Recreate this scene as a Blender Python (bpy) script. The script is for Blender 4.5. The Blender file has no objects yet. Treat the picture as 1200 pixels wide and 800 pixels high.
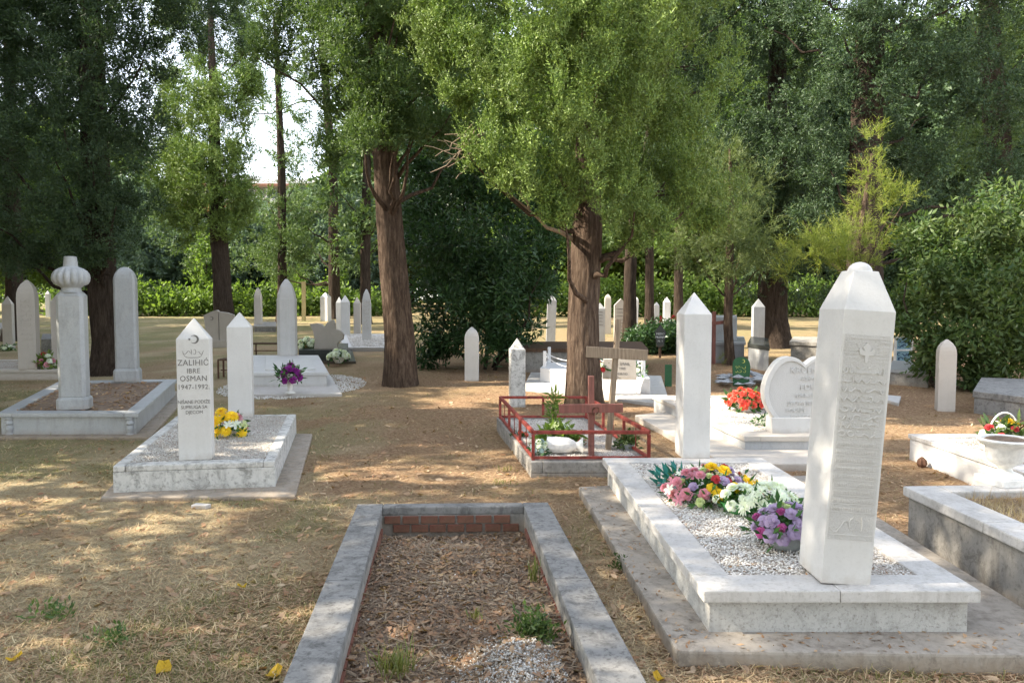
import bpy, bmesh, math, random
import numpy as np
from mathutils import Matrix, Vector, Euler
R = math.radians
rnd = random.Random(7)
rng = np.random.default_rng(7)
sc = bpy.context.scene
COL = sc.collection

# ------------------------------------------------------------------ camera
CAMZ, F, HOR = 1.55, 900.0, 350.0
PITCH = math.atan((400 - HOR) / F)
cd = bpy.data.cameras.new('camera'); cam = bpy.data.objects.new('camera', cd); COL.objects.link(cam)
cam.location = (0, 0, CAMZ); cam.rotation_euler = (math.pi / 2 - PITCH, 0, 0)
cd.sensor_fit = 'HORIZONTAL'; cd.sensor_width = 36; cd.lens = F / 1200 * 36
cd.clip_start = 0.05; cd.clip_end = 2000
sc.camera = cam
# ------------------------------------------------------------------ light
SUN_EL, SUN_AZ = R(39), R(266)          # azimuth clockwise from +Y: the sun stands to the left
w = bpy.data.worlds.new('World'); sc.world = w; w.use_nodes = True
nt = w.node_tree; nt.nodes.clear()
sky = nt.nodes.new('ShaderNodeTexSky'); sky.sky_type = 'NISHITA'; sky.sun_disc = False
sky.sun_elevation = SUN_EL; sky.sun_rotation = SUN_AZ; sky.dust_density = 0.7; sky.air_density = 1.0; sky.ozone_density = 1.0
bg = nt.nodes.new('ShaderNodeBackground'); bg.inputs[1].default_value = 0.15
wo = nt.nodes.new('ShaderNodeOutputWorld')
hs = nt.nodes.new('ShaderNodeHueSaturation'); hs.inputs['Saturation'].default_value = .42    # sky colour washed out to keep the shade neutral
nt.links.new(sky.outputs[0], hs.inputs['Color']); nt.links.new(hs.outputs[0], bg.inputs[0]); nt.links.new(bg.outputs[0], wo.inputs[0])
ld = bpy.data.lights.new('sun', 'SUN'); ld.energy = 3.5; ld.angle = R(0.6); ld.color = (1.0, 0.9, 0.74)
sun = bpy.data.objects.new('sun', ld); COL.objects.link(sun)
sdir = Vector((math.sin(SUN_AZ) * math.cos(SUN_EL), math.cos(SUN_AZ) * math.cos(SUN_EL), math.sin(SUN_EL)))
sun.rotation_euler = sdir.to_track_quat('Z', 'Y').to_euler()
sc.view_settings.view_transform = 'Standard'; sc.view_settings.look = 'None'
sc.view_settings.exposure = 2.18; sc.view_settings.gamma = 1.0; sc.view_settings.use_curve_mapping = False
sc.cycles.max_bounces = 8; sc.cycles.transparent_max_bounces = 6

# ------------------------------------------------------------------ noise and ground height
_T = np.random.default_rng(3).random((256, 256))
def vn(x, y):
    x = np.asarray(x, float); y = np.asarray(y, float)
    xi = np.floor(x).astype(int); yi = np.floor(y).astype(int); fx = x - xi; fy = y - yi
    fx = fx * fx * (3 - 2 * fx); fy = fy * fy * (3 - 2 * fy)
    a = _T[xi & 255, yi & 255]; b = _T[(xi + 1) & 255, yi & 255]; c = _T[xi & 255, (yi + 1) & 255]; d = _T[(xi + 1) & 255, (yi + 1) & 255]
    return (a * (1 - fx) + b * fx) * (1 - fy) + (c * (1 - fx) + d * fx) * fy - 0.5
def fbm(x, y, o=4):
    s = 0; a = 1
    for k in range(o):
        s = s + a * vn(x * 2 ** k + 17 * k, y * 2 ** k + 5 * k); a *= .5
    return s
def sp(v, k=2.0): return (np.sqrt(v * v + k * k) + v) / 2
def Gs(y): return .026 * (sp(y - 8.) - sp(-8.) ) - .026 * sp(y - 52., 5.)
def G(x, y):
    x = np.asarray(x, float); y = np.asarray(y, float)
    return Gs(y) + .035 * vn(x * .45, y * .45) + .016 * vn(x * 1.9, y * 1.9) + .008 * vn(x * 6, y * 6)
fw = Vector((0, math.cos(PITCH), -math.sin(PITCH))); upv = Vector((0, math.sin(PITCH), math.cos(PITCH)))
def ray(u, v): return Vector((1, 0, 0)) * (u - 600) + fw * F - upv * (v - 400)
def P(u, v, h=0.0):
    d = ray(u, v); lo, hi = 0.0, .5
    for _ in range(70):
        m = (lo + hi) / 2
        if CAMZ + d.z * m > float(Gs(d.y * m)) + h: lo = m
        else: hi = m
    return Vector((0, 0, CAMZ)) + d * lo
def AT(u, v, Y):
    d = ray(u, v); return Vector((0, 0, CAMZ)) + d * (Y / d.y)
def S(p): return (p - Vector((0, 0, CAMZ))).dot(fw) / F       # metres per photo pixel at p

# ------------------------------------------------------------------ materials
def ramp(n, stops):
    cr = n.color_ramp
    while len(cr.elements) > 1: cr.elements.remove(cr.elements[-1])
    cr.elements[0].position = stops[0][0]; cr.elements[0].color = (*stops[0][1], 1)
    for p, c in stops[1:]:
        e = cr.elements.new(p); e.color = (*c, 1)
class NB:
    def __init__(s, name):
        s.m = bpy.data.materials.new(name); s.m.use_nodes = True; s.t = s.m.node_tree; s.t.nodes.clear()
        s.out = s.t.nodes.new('ShaderNodeOutputMaterial')
    def n(s, typ, **kw):
        nd = s.t.nodes.new('ShaderNode' + typ)
        for k, v in kw.items(): setattr(nd, k, v)
        return nd
    def l(s, a, b): s.t.links.new(a, b)
    def coord(s, scale=(1, 1, 1), kind='Object'):
        c = s.n('TexCoord'); mp = s.n('Mapping'); mp.inputs['Scale'].default_value = scale
        s.l(c.outputs[kind], mp.inputs[0]); return mp.outputs[0]
    def noise(s, co, scale, detail=5, rough=.6, dist=0):
        n = s.n('TexNoise'); n.inputs['Scale'].default_value = scale; n.inputs['Detail'].default_value = detail
        n.inputs['Roughness'].default_value = rough; n.inputs['Distortion'].default_value = dist
        s.l(co, n.inputs['Vector']); return n.outputs[0]
    def ramp(s, fac, stops):
        r = s.n('ValToRGB'); ramp(r, stops); s.l(fac, r.inputs[0]); return r.outputs[0]
    def mix(s, fac, a, b, mode='MIX'):
        m = s.n('Mix', data_type='RGBA', blend_type=mode)
        for i, v in ((0, fac), (6, a), (7, b)):
            if hasattr(v, 'links'): s.l(v, m.inputs[i])
            else: m.inputs[i].default_value = v if i == 0 else (*v, 1)
        return m.outputs[2]
    def math(s, op, a, b=0.0):
        m = s.n('Math', operation=op)
        for i, v in ((0, a), (1, b)):
            if hasattr(v, 'links'): s.l(v, m.inputs[i])
            else: m.inputs[i].default_value = v
        return m.outputs[0]
    def bsdf(s, col, rough=.8, bump=None, bs=.3, bd=.01, spec=.3, metal=0):
        b = s.n('BsdfPrincipled')
        if hasattr(col, 'links'): s.l(col, b.inputs['Base Color'])
        else: b.inputs['Base Color'].default_value = (*col, 1)
        b.inputs['Roughness'].default_value = rough; b.inputs['Specular IOR Level'].default_value = spec; b.inputs['Metallic'].default_value = metal
        if bump is not None:
            bp = s.n('Bump'); bp.inputs['Strength'].default_value = bs; bp.inputs['Distance'].default_value = bd
            s.l(bump, bp.inputs['Height']); s.l(bp.outputs[0], b.inputs['Normal'])
        s.l(b.outputs[0], s.out.inputs[0]); return b
def stone(name, base, dark, streak=.3, spots=.3, rough=.65, bs=.35, vein=None, fine=60, dirt=.55, blot=None):
    n = NB(name); co = n.coord(); cs = n.coord((1, 1, .22))
    big = n.noise(co, 3.5, 6, .65); st = n.noise(cs, 9, 6, .7); fi = n.noise(co, fine, 5, .7)
    oi = n.n('ObjectInfo')
    c = n.mix(n.ramp(big, [(.35, (0, 0, 0)), (.7, (1, 1, 1))]), tuple(x * .9 for x in base), base)
    if vein:
        v = n.noise(n.coord((1, 1, .6)), 2.2, 8, .7, 1.8)
        c = n.mix(n.ramp(v, [(.40, (0, 0, 0)), (.5, (.8, .8, .8)), (.6, (0, 0, 0))]), c, vein)
    c = n.mix(n.math('MULTIPLY', n.ramp(st, [(.5, (0, 0, 0)), (.72, (1, 1, 1))]), streak), c, dark)
    c = n.mix(n.math('MULTIPLY', n.ramp(fi, [(.52, (0, 0, 0)), (.68, (1, 1, 1))]), spots), c, dark)
    c = n.mix(.12, c, n.ramp(oi.outputs['Random'], [(0, tuple(x * .75 for x in base)), (1, tuple(min(1, x * 1.15) for x in base))]))
    sx = n.n('SeparateXYZ'); n.l(n.coord(), sx.inputs[0])
    ft_ = n.math('ADD', n.math('MULTIPLY', sx.outputs[2], -9.0), n.math('ADD', n.math('MULTIPLY', n.noise(co, 12, 6, .7), 1.5), -.25))
    c = n.mix(n.math('MULTIPLY', n.ramp(ft_, [(0, (0, 0, 0)), (.6, (1, 1, 1))]), dirt), c, tuple(a_ * .35 + b_ * .5 for a_, b_ in zip(base, (.32, .22, .13))))
    if blot is not None:
        bl = n.noise(co, 7, 9, .78, .6); c = n.mix(n.math('MULTIPLY', n.ramp(bl, [(.50, (0, 0, 0)), (.60, (1, 1, 1))]), blot), c, dark)
    n.bsdf(c, rough, n.math('ADD', fi, n.math('MULTIPLY', big, .6)), bs, .004)
    return n.m
MW = stone('white_marble', (.60, .585, .565), (.36, .34, .31), .25, .3, .5, .3)
MW2 = stone('clean_marble', (.62, .605, .58), (.42, .40, .37), .28, .3, .45, .2)
MWG = stone('grey_marble', (.42, .425, .425), (.20, .195, .185), .55, .4, .45, .3, vein=(.36, .37, .38), blot=.15)
CAP = stone('slab_marble', (.57, .545, .515), (.26, .235, .20), .6, .6, .55, .5, fine=42, blot=.2, dirt=.2)
PNL = stone('pecked_panel', (.56, .545, .52), (.46, .44, .41), .3, .8, .85, 1.0, fine=110)
MBE = stone('beige_stone', (.50, .455, .40), (.34, .30, .25), .3, .3, .7, .4)
CW = stone('whitewashed_concrete', (.60, .585, .55), (.15, .145, .13), .7, .8, .9, .9, fine=26, blot=.6)
CD = stone('lichened_concrete', (.25, .243, .23), (.065, .062, .058), .7, .85, .95, 1.0, fine=30, blot=.5, dirt=.3)
CR = stone('raw_concrete', (.33, .31, .28), (.11, .10, .085), .7, .6, .95, 1.0, fine=34, blot=.55)
PAD = stone('footing_concrete', (.36, .32, .27), (.14, .115, .09), .6, .6, .95, .8, fine=26, blot=.5, dirt=.8)
MSP = stone('speckled_plinth', (.50, .485, .455), (.20, .185, .165), .5, .85, .85, .8, fine=75, blot=.4, dirt=.9)
PLW = stone('white_paint_masonry', (.72, .72, .73), (.5, .5, .5), .12, .08, .7, .2)
GRA = stone('black_granite', (.045, .05, .048), (.12, .12, .12), .2, .3, .25, .1)
BRK = stone('brick_clay', (.20, .07, .05), (.06, .04, .035), .7, .7, .95, 1.0, fine=40)
ROCK = stone('grey_rock', (.40, .41, .42), (.12, .12, .12), .4, .5, .9, 1)
def plain(name, col, rough=.6, var=.15, bs=.15, sc_=30, spec=.3, metal=0):
    n = NB(name); co = n.coord(); f = n.noise(co, sc_, 4)
    c = n.mix(n.ramp(f, [(.3, (0, 0, 0)), (.7, (1, 1, 1))]), tuple(x * (1 - var) for x in col), tuple(min(1, x * (1 + var)) for x in col))
    n.bsdf(c, rough, f, bs, .004, spec, metal); return n.m
def wood(name, a, b, sc_=14):
    n = NB(name); g = n.noise(n.coord((1, 1, .06)), sc_ * 4, 6, .7); f = n.noise(n.coord(), 8, 4)
    c = n.ramp(g, [(.3, b), (.55, a), (.8, tuple(min(1, x * 1.3) for x in a))]); c = n.mix(n.math('MULTIPLY', f, .5), c, b)
    n.bsdf(c, .85, g, .6, .006); return n.m
WG = wood('weathered_wood', (.33, .255, .18), (.15, .11, .075)); WR = wood('brown_painted_wood', (.26, .10, .08), (.14, .07, .055))
WB = wood('dark_wood', (.13, .075, .045), (.05, .03, .02))
n = NB('red_rail_paint'); f = n.noise(n.coord(), 18, 6, .7)
n.bsdf(n.ramp(f, [(.35, (.10, .03, .02)), (.5, (.25, .045, .035)), (.75, (.34, .09, .065))]), .55, f, .3, .003); RED = n.m
INK = plain('dark_lettering', (.16, .15, .14), .8); INKW = plain('white_lettering', (.8, .8, .8)); INKY = plain('yellow_lettering', (.5, .5, .12))
CER = plain('white_ceramic', (.74, .72, .68), .4); CERG = plain('grey_pot', (.33, .35, .35), .5); GRN = plain('green_board', (.02, .09, .035), .5)
GCEL = plain('green_wrapping', (.10, .38, .12), .25, .3, .5); GOLD = plain('brass_vase', (.35, .24, .10), .4, metal=.5); TER = plain('terracotta', (.4, .15, .07))
RUST = plain('rusty_iron', (.10, .05, .03), .8); WPL = plain('white_plastic', (.78, .78, .78), .35); BLU = plain('blue_panel', (.25, .42, .52), .5)
def bark(name, a, b, c3):
    n = NB(name); g = n.noise(n.coord((1, 1, .16), 'Object'), 22, 8, .75, .4); f = n.noise(n.coord(), 3, 4); h = n.noise(n.coord((1, 1, .3)), 70, 4)
    c = n.ramp(g, [(.32, b), (.5, a), (.68, c3)]); c = n.mix(n.math('MULTIPLY', f, .45), c, b)
    n.bsdf(c, .95, n.math('ADD', g, n.math('MULTIPLY', h, .3)), 1.0, .04, .1); return n.m
BARK = bark('cypress_bark', (.105, .072, .052), (.028, .019, .014), (.23, .17, .125))
BARKD = bark('dark_bark', (.055, .04, .03), (.018, .013, .01), (.10, .075, .055))
def leaf(name, cols, trans=.35, rough=.55):
    n = NB(name); g = n.n('NewGeometry'); oi = n.n('ObjectInfo')
    k = len(cols); c = n.ramp(g.outputs['Random Per Island'], [(i / max(1, k - 1), cc) for i, cc in enumerate(cols)])
    f = n.noise(n.coord(kind='Object'), 1.3, 3); c = n.mix(n.ramp(f, [(.35, (0, 0, 0)), (.65, (.6, .6, .6))]), c, cols[-1])
    p = n.n('BsdfPrincipled'); n.l(c, p.inputs['Base Color']); p.inputs['Roughness'].default_value = rough; p.inputs['Specular IOR Level'].default_value = .3
    t = n.n('BsdfTranslucent'); n.l(n.mix(1.0, c, (1.5, 1.6, .7), 'MULTIPLY'), t.inputs[0])
    m = n.n('MixShader'); m.inputs[0].default_value = trans; n.l(p.outputs[0], m.inputs[1]); n.l(t.outputs[0], m.inputs[2]); n.l(m.outputs[0], n.out.inputs[0])
    return n.m
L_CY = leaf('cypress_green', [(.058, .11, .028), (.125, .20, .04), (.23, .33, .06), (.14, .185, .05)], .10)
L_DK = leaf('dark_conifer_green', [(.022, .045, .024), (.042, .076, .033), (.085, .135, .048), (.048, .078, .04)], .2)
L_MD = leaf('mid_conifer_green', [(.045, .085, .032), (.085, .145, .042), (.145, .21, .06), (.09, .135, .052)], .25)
L_BR = leaf('bright_leaf_green', [(.07, .13, .03), (.12, .19, .045), (.17, .24, .06)], .4)
L_BL = leaf('blue_green_leaf', [(.07, .11, .08), (.12, .18, .13), (.16, .22, .17)], .3)
L_LA = leaf('laurel_leaf', [(.018, .042, .018), (.03, .07, .026), (.05, .10, .035)], .25, .35)
L_RB = leaf('bush_leaf', [(.026, .065, .022), (.052, .10, .03), (.085, .14, .04), (.10, .13, .042)], .3, .5)
L_YP = leaf('golden_green_spray', [(.12, .17, .035), (.20, .25, .05), (.34, .34, .09), (.16, .20, .05)], .45)
L_DG = leaf('grey_dead_grass', [(.22, .16, .11), (.33, .25, .17), (.46, .37, .26), (.14, .09, .06)], .1, .8)
L_PN = leaf('young_pine_green', [(.06, .09, .03), (.10, .14, .045), (.16, .19, .06), (.09, .12, .04)], .25)
L_GR = leaf('grass_green', [(.08, .13, .03), (.13, .17, .04), (.20, .20, .07), (.25, .22, .09)], .35)
L_ST = leaf('dry_straw', [(.40, .29, .16), (.54, .42, .25), (.66, .55, .36), (.28, .18, .10)], .2, .8)
L_ND = leaf('dry_needles', [(.25, .14, .075), (.40, .245, .135), (.53, .37, .23), (.15, .085, .05)], .1, .8)
L_DL = leaf('dry_leaves', [(.34, .19, .10), (.46, .30, .18), (.56, .44, .30), (.24, .12, .07)], .2, .7)
L_FG = leaf('bouquet_leaf', [(.02, .07, .025), (.04, .11, .03), (.07, .16, .04)], .2, .5)
L_TE = leaf('teal_leaf', [(.02, .14, .13), (.03, .20, .18)], .2, .5)
L_GV = leaf('white_gravel', [(.80, .78, .74), (.70, .67, .62), (.86, .85, .83), (.55, .50, .44)], 0, .8)
L_GG = leaf('grey_gravel', [(.56, .54, .50), (.68, .66, .62), (.78, .76, .72), (.36, .33, .29)], 0, .9)
def petal(name, c, d=None):
    d = d or tuple(x * .7 for x in c); return leaf(name, [c, tuple((a + b) / 2 for a, b in zip(c, d)), d], .3, .6)
PT = dict(pink=petal('pink_petal', (.75, .32, .42)), violet=petal('violet_petal', (.52, .42, .62), (.36, .26, .48)), yellow=petal('yellow_petal', (.85, .66, .04), (.75, .5, .02)),
          red=petal('red_petal', (.55, .05, .06)), white=petal('white_petal', (.82, .83, .80), (.66, .7, .64)), purple=petal('purple_petal', (.30, .03, .30)),
          coral=petal('coral_petal', (.72, .05, .045), (.80, .17, .11)), pale=petal('pale_green_petal', (.62, .70, .36)), blue=petal('blue_petal', (.45, .58, .66)), magenta=petal('magenta_petal', (.5, .1, .33)))
# ground
n = NB('cemetery_ground'); at = n.n('Attribute', attribute_name='mask'); sep = n.n('SeparateColor'); n.l(at.outputs['Color'], sep.inputs[0])
co = n.coord(); a = n.noise(co, 1.6, 8, .7); b = n.noise(co, 26, 6, .75); c_ = n.noise(n.coord((1, .5, 1)), 90, 4, .8)
v = n.n('TexVoronoi'); v.inputs['Scale'].default_value = 45; n.l(co, v.inputs['Vector'])
straw = n.ramp(c_, [(.3, (.21, .155, .09)), (.5, (.42, .34, .205)), (.7, (.58, .49, .33))])
need = n.ramp(b, [(.3, (.14, .078, .045)), (.5, (.31, .19, .11)), (.7, (.48, .33, .205))])
need = n.mix(.5, need, n.ramp(n.math('FRACT', v.outputs['Color']), [(0, (.12, .07, .04)), (.5, (.29, .19, .11)), (1, (.52, .39, .25))]))
grn = n.ramp(c_, [(.3, (.10, .11, .04)), (.6, (.22, .215, .09)), (.75, (.36, .33, .17))])
c = n.mix(sep.outputs[0], straw, need); c = n.mix(sep.outputs[1], c, grn)
c = n.mix(n.ramp(a, [(.5, (0, 0, 0)), (.75, (.5, .5, .5))]), c, (.30, .20, .125))
n.bsdf(c, .95, n.math('ADD', b, n.math('MULTIPLY', c_, .8)), .9, .03, .1); GROUND = n.m
n = NB('dry_soil'); co = n.coord(); a = n.noise(co, 9, 8, .75); b = n.noise(co, 60, 5, .8)
c = n.ramp(a, [(.3, (.15, .10, .07)), (.5, (.31, .22, .155)), (.7, (.45, .36, .27))]); c = n.mix(.3, c, n.ramp(b, [(.4, (.08, .05, .04)), (.7, (.5, .42, .34))]))
n.bsdf(c, .95, n.math('ADD', a, b), 1, .02, .1); SOIL = n.m
n = NB('gravel_bed'); co = n.coord(); v = n.n('TexVoronoi'); v.inputs['Scale'].default_value = 95; n.l(co, v.inputs['Vector']); b = n.noise(co, 5, 6, .7)
c = n.ramp(v.outputs['Distance'], [(.1, (.68, .65, .60)), (.5, (.5, .45, .39)), (.8, (.26, .2, .16))]); c = n.mix(n.ramp(b, [(.5, (0, 0, 0)), (.7, (.8, .8, .8))]), c, (.26, .18, .13))
n.bsdf(c, .9, v.outputs['Distance'], .8, .01, .1); GRAV = n.m

# ------------------------------------------------------------------ object helpers
MATW = {}
def tag(o, label=None, cat=None, group=None, kind=None):
    if label: o['label'] = label
    if cat: o['category'] = cat
    if group: o['group'] = group
    if kind: o['kind'] = kind
    return o
def thing(name, label, cat, loc, rz=0.0, group=None, rot=None):
    o = bpy.data.objects.new(name, None); o.empty_display_size = .2; COL.objects.link(o)
    o.location = loc; o.rotation_euler = rot or (0, 0, rz)
    MATW[o.name] = Matrix.Translation(Vector(loc)) @ Euler(o.rotation_euler).to_matrix().to_4x4()
    return tag(o, label, cat, group)
def mesh_np(name, V, Fc, k=3):
    me = bpy.data.meshes.new(name); V = np.asarray(V, np.float32); Fc = np.asarray(Fc, np.int32)
    me.vertices.add(len(V)); me.vertices.foreach_set('co', V.ravel())
    me.loops.add(Fc.size); me.loops.foreach_set('vertex_index', Fc.ravel())
    me.polygons.add(len(Fc)); me.polygons.foreach_set('loop_start', np.arange(0, Fc.size, k, dtype=np.int32))
    me.polygons.foreach_set('loop_total', np.full(len(Fc), k, np.int32)); me.update(calc_edges=True); return me
def link(name, me, mat, parent=None, loc=None, rot=None, scale=None):
    o = bpy.data.objects.new(name, me); COL.objects.link(o)
    if mat and not me.materials: me.materials.append(mat)
    if parent: o.parent = parent
    if loc is not None: o.location = loc
    if rot is not None: o.rotation_euler = rot
    if scale is not None: o.scale = (scale,) * 3 if isinstance(scale, (int, float)) else scale
    return o
class MB:
    def __init__(s): s.v = []; s.f = []
    def add(s, V, Fc):
        k = len(s.v); s.v += [tuple(p) for p in V]; s.f += [tuple(i + k for i in f) for f in Fc]; return s
    def box(s, c, d, rz=0):
        x, y, z = (q / 2 for q in d); ca, sa = math.cos(rz), math.sin(rz)
        V = [(sx * x, sy * y, sz * z) for sz in (-1, 1) for sx, sy in ((-1, -1), (1, -1), (1, 1), (-1, 1))]
        V = [(c[0] + a * ca - b * sa, c[1] + a * sa + b * ca, c[2] + e) for a, b, e in V]
        return s.add(V, [(3, 2, 1, 0), (4, 5, 6, 7), (0, 1, 5, 4), (1, 2, 6, 5), (2, 3, 7, 6), (3, 0, 4, 7)])
    def bar(s, a, b, w_, t_, up=(0, 0, 1)):       # square bar from a to b
        a, b = Vector(a), Vector(b); d = (b - a).normalized(); u = Vector(up)
        if abs(d.dot(u)) > .95: u = Vector((0, 1, 0))
        x = d.cross(u).normalized(); y = x.cross(d)
        V = [p + x * (i * w_ / 2) + y * (j * t_ / 2) for p in (a, b) for i, j in ((-1, -1), (1, -1), (1, 1), (-1, 1))]
        return s.add(V, [(3, 2, 1, 0), (4, 5, 6, 7), (0, 1, 5, 4), (1, 2, 6, 5), (2, 3, 7, 6), (3, 0, 4, 7)])
    def prism(s, top, bot):                        # two matching rings, counter-clockwise from above
        k = len(top); V = list(bot) + list(top)
        return s.add(V, [tuple(range(k - 1, -1, -1)), tuple(range(k, 2 * k))] + [(i, (i + 1) % k, k + (i + 1) % k, k + i) for i in range(k)])
    def loft(s, rings):
        k = len(rings[0]); V = [p for r in rings for p in r]; Fc = [tuple(range(k - 1, -1, -1)), tuple(range((len(rings) - 1) * k, len(rings) * k))]
        for j in range(len(rings) - 1):
            for i in range(k): Fc.append((j * k + i, j * k + (i + 1) % k, (j + 1) * k + (i + 1) % k, (j + 1) * k + i))
        return s.add(V, Fc)
    def lathe(s, prof, c=(0, 0, 0), n=24, rib=0, ribn=12, ribz=None):
        rings = []
        for r, z in prof:
            rr = []
            for i in range(n):
                a = 2 * math.pi * i / n; q = r * (1 + (rib * (abs(math.sin(a * ribn / 2)) - .6) if (not ribz or ribz[0] <= z <= ribz[1]) else 0))
                rr.append((c[0] + q * math.cos(a), c[1] + q * math.sin(a), c[2] + z))
            rings.append(rr)
        return s.loft(rings)
    def tube(s, pts, rad, n=8):
        pts = [Vector(p) for p in pts]; rings = []; u = Vector((.3, 1, .1)).normalized()
        for i, p in enumerate(pts):
            d = (pts[min(i + 1, len(pts) - 1)] - pts[max(i - 1, 0)]).normalized(); x = d.cross(u).normalized(); y = d.cross(x)
            r = rad[i] if isinstance(rad, (list, tuple)) else rad
            rings.append([p - x * (r * math.cos(2 * math.pi * k / n)) + y * (r * math.sin(2 * math.pi * k / n)) for k in range(n)])
        return s.loft(rings)
    def outline(s, pts, y0, y1):                   # outline in x,z, front at y0 (smaller), back at y1
        k = len(pts); V = [(x, y0, z) for x, z in pts] + [(x, y1, z) for x, z in pts]
        return s.add(V, [tuple(range(k)), tuple(range(2 * k - 1, k - 1, -1))] + [(i, k + i, k + (i + 1) % k, (i + 1) % k) for i in range(k)])
    def build(s, name, mat, parent=None, world=False, bevel=0, smooth=0, kind=None, label=None):
        V = s.v
        if world and parent:
            Mi = MATW[parent.name].inverted(); V = [Mi @ Vector(p) for p in V]
        me = bpy.data.meshes.new(name); me.from_pydata([tuple(p) for p in V], [], s.f)
        bm = bmesh.new(); bm.from_mesh(me); bmesh.ops.recalc_face_normals(bm, faces=bm.faces)
        if bevel: bmesh.ops.bevel(bm, geom=[e for e in bm.edges if e.is_manifold and e.calc_face_angle(0) > .4], offset=bevel, segments=2, affect='EDGES', profile=.6)
        bm.to_mesh(me); bm.free()
        if smooth: me.shade_smooth(); me.set_sharp_from_angle(angle=R(smooth))
        o = link(name, me, mat, parent)
        if kind: o['kind'] = kind
        if label: o['label'] = label
        return o

# ------------------------------------------------------------------ templates scattered into one mesh
def tri_leaf(p, d, up, L, W):
    x = np.cross(d, up); x /= np.linalg.norm(x) + 1e-9
    return [p - x * W / 2, p + x * W / 2, p + d * L]
def unit(v): return v / (np.linalg.norm(v) + 1e-9)
def T_cypress(seed, twigs=9, m=8, spread=.5, L0=.25, w=.021, ll=.05):
    g = np.random.default_rng(seed); V = []
    for _ in range(twigs):
        d = unit(np.array([g.normal() * spread, g.normal() * spread, 1.0])); L = L0 * g.uniform(.5, 1.1); o = g.normal(size=3) * .04
        for k in range(m):
            p = o + d * L * (k + .6) / m; e = unit(d * .8 + g.normal(size=3) * .7); V += tri_leaf(p, e, g.normal(size=3), ll * g.uniform(.7, 1.3) * (1.2 - .5 * k / m), w * g.uniform(.7, 1.2))
    return np.array(V), np.arange(len(V)).reshape(-1, 3)
def T_leaf(seed, nl=26, L=.10, W=.035, rad=.14, up=.2):
    g = np.random.default_rng(seed); V = []; Fc = []
    for _ in range(nl):
        p = g.normal(size=3) * rad * .5; d = unit(unit(p + 1e-3) * .7 + g.normal(size=3) * .7 + np.array([0, 0, up])); x = unit(np.cross(d, g.normal(size=3))); nn = np.cross(d, x)
        l = L * g.uniform(.7, 1.25); ww = W * g.uniform(.8, 1.2); k = len(V)
        V += [p, p + d * l * .5 + x * ww / 2 - nn * ww * .15, p + d * l, p + d * l * .5 - x * ww / 2 - nn * ww * .15]; Fc += [(k, k + 1, k + 2), (k, k + 2, k + 3)]
    return np.array(V), np.array(Fc)
def T_needle(seed, nb=7, L=.34, ln=.085, w=.009, m=12):
    g = np.random.default_rng(seed); V = []
    for _ in range(nb):
        d = unit(np.array([g.normal() * .5, g.normal() * .5, 1.0])); Lb = L * g.uniform(.5, 1.1)
        for k in range(m):
            p = d * Lb * (k + .5) / m; e = unit(d * 1.1 + g.normal(size=3) * .75); V += tri_leaf(p, e, g.normal(size=3), ln * g.uniform(.7, 1.2), w)
    return np.array(V), np.arange(len(V)).reshape(-1, 3)
def scatter(C, D, Sc, temps, g=None):
    g = g or rng; C = np.asarray(C, float); D = np.asarray(D, float); Sc = np.asarray(Sc, float); Vs = []; Fs = []; off = 0
    D = D / (np.linalg.norm(D, axis=1, keepdims=True) + 1e-9); pick = g.integers(0, len(temps), len(C))
    r = g.normal(size=C.shape); X = np.cross(r, D); X /= np.linalg.norm(X, axis=1, keepdims=True) + 1e-9; Y = np.cross(D, X)
    for t, (V, Fc) in enumerate(temps):
        i = np.where(pick == t)[0]
        if not len(i): continue
        M = np.stack([X[i], Y[i], D[i]], 1)                       # rows: local axes
        W_ = np.einsum('vk,nkj->nvj', V, M) * Sc[i][:, None, None] + C[i][:, None, :]
        Vs.append(W_.reshape(-1, 3)); Fs.append((Fc[None] + (np.arange(len(i)) * len(V))[:, None, None]).reshape(-1, 3) + off); off += len(i) * len(V)
    return np.concatenate(Vs), np.concatenate(Fs)
def lobe_pts(lobes, k, g, inner=.55, upbias=.5, jit=.12):
    """clumps on the outer shell of each ellipsoid lobe; k clumps per square metre of shell"""
    C = []; D = []
    for (cx, cy, cz, rx, ry, rz) in lobes:
        nn = max(6, int(k * 4 * ((rx * ry) + (ry * rz) + (rx * rz)) / 3 * 3.1416 / 2))
        d = g.normal(size=(nn, 3)); d /= np.linalg.norm(d, axis=1, keepdims=True)
        r = inner + (1 - inner) * g.random(nn) ** .6
        p = d * r[:, None] * np.array([rx, ry, rz]) * (1 + jit * g.normal(size=(nn, 1))) + np.array([cx, cy, cz])
        C.append(p); D.append(d * (1 - upbias) + np.array([0, 0, upbias]) + g.normal(size=(nn, 3)) * .25)
    return np.concatenate(C), np.concatenate(D)
TC = [T_cypress(i) for i in range(8)]; TCF = [T_cypress(20 + i, 7, 5, .9, .34, .075, .12) for i in range(6)]
TB = [T_leaf(40 + i) for i in range(6)]; TBB = [T_leaf(50 + i, 20, .2, .11, .34) for i in range(6)]; TLA = [T_leaf(60 + i, 24, .14, .036, .16) for i in range(6)]
TN = [T_needle(70 + i) for i in range(6)]

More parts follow.
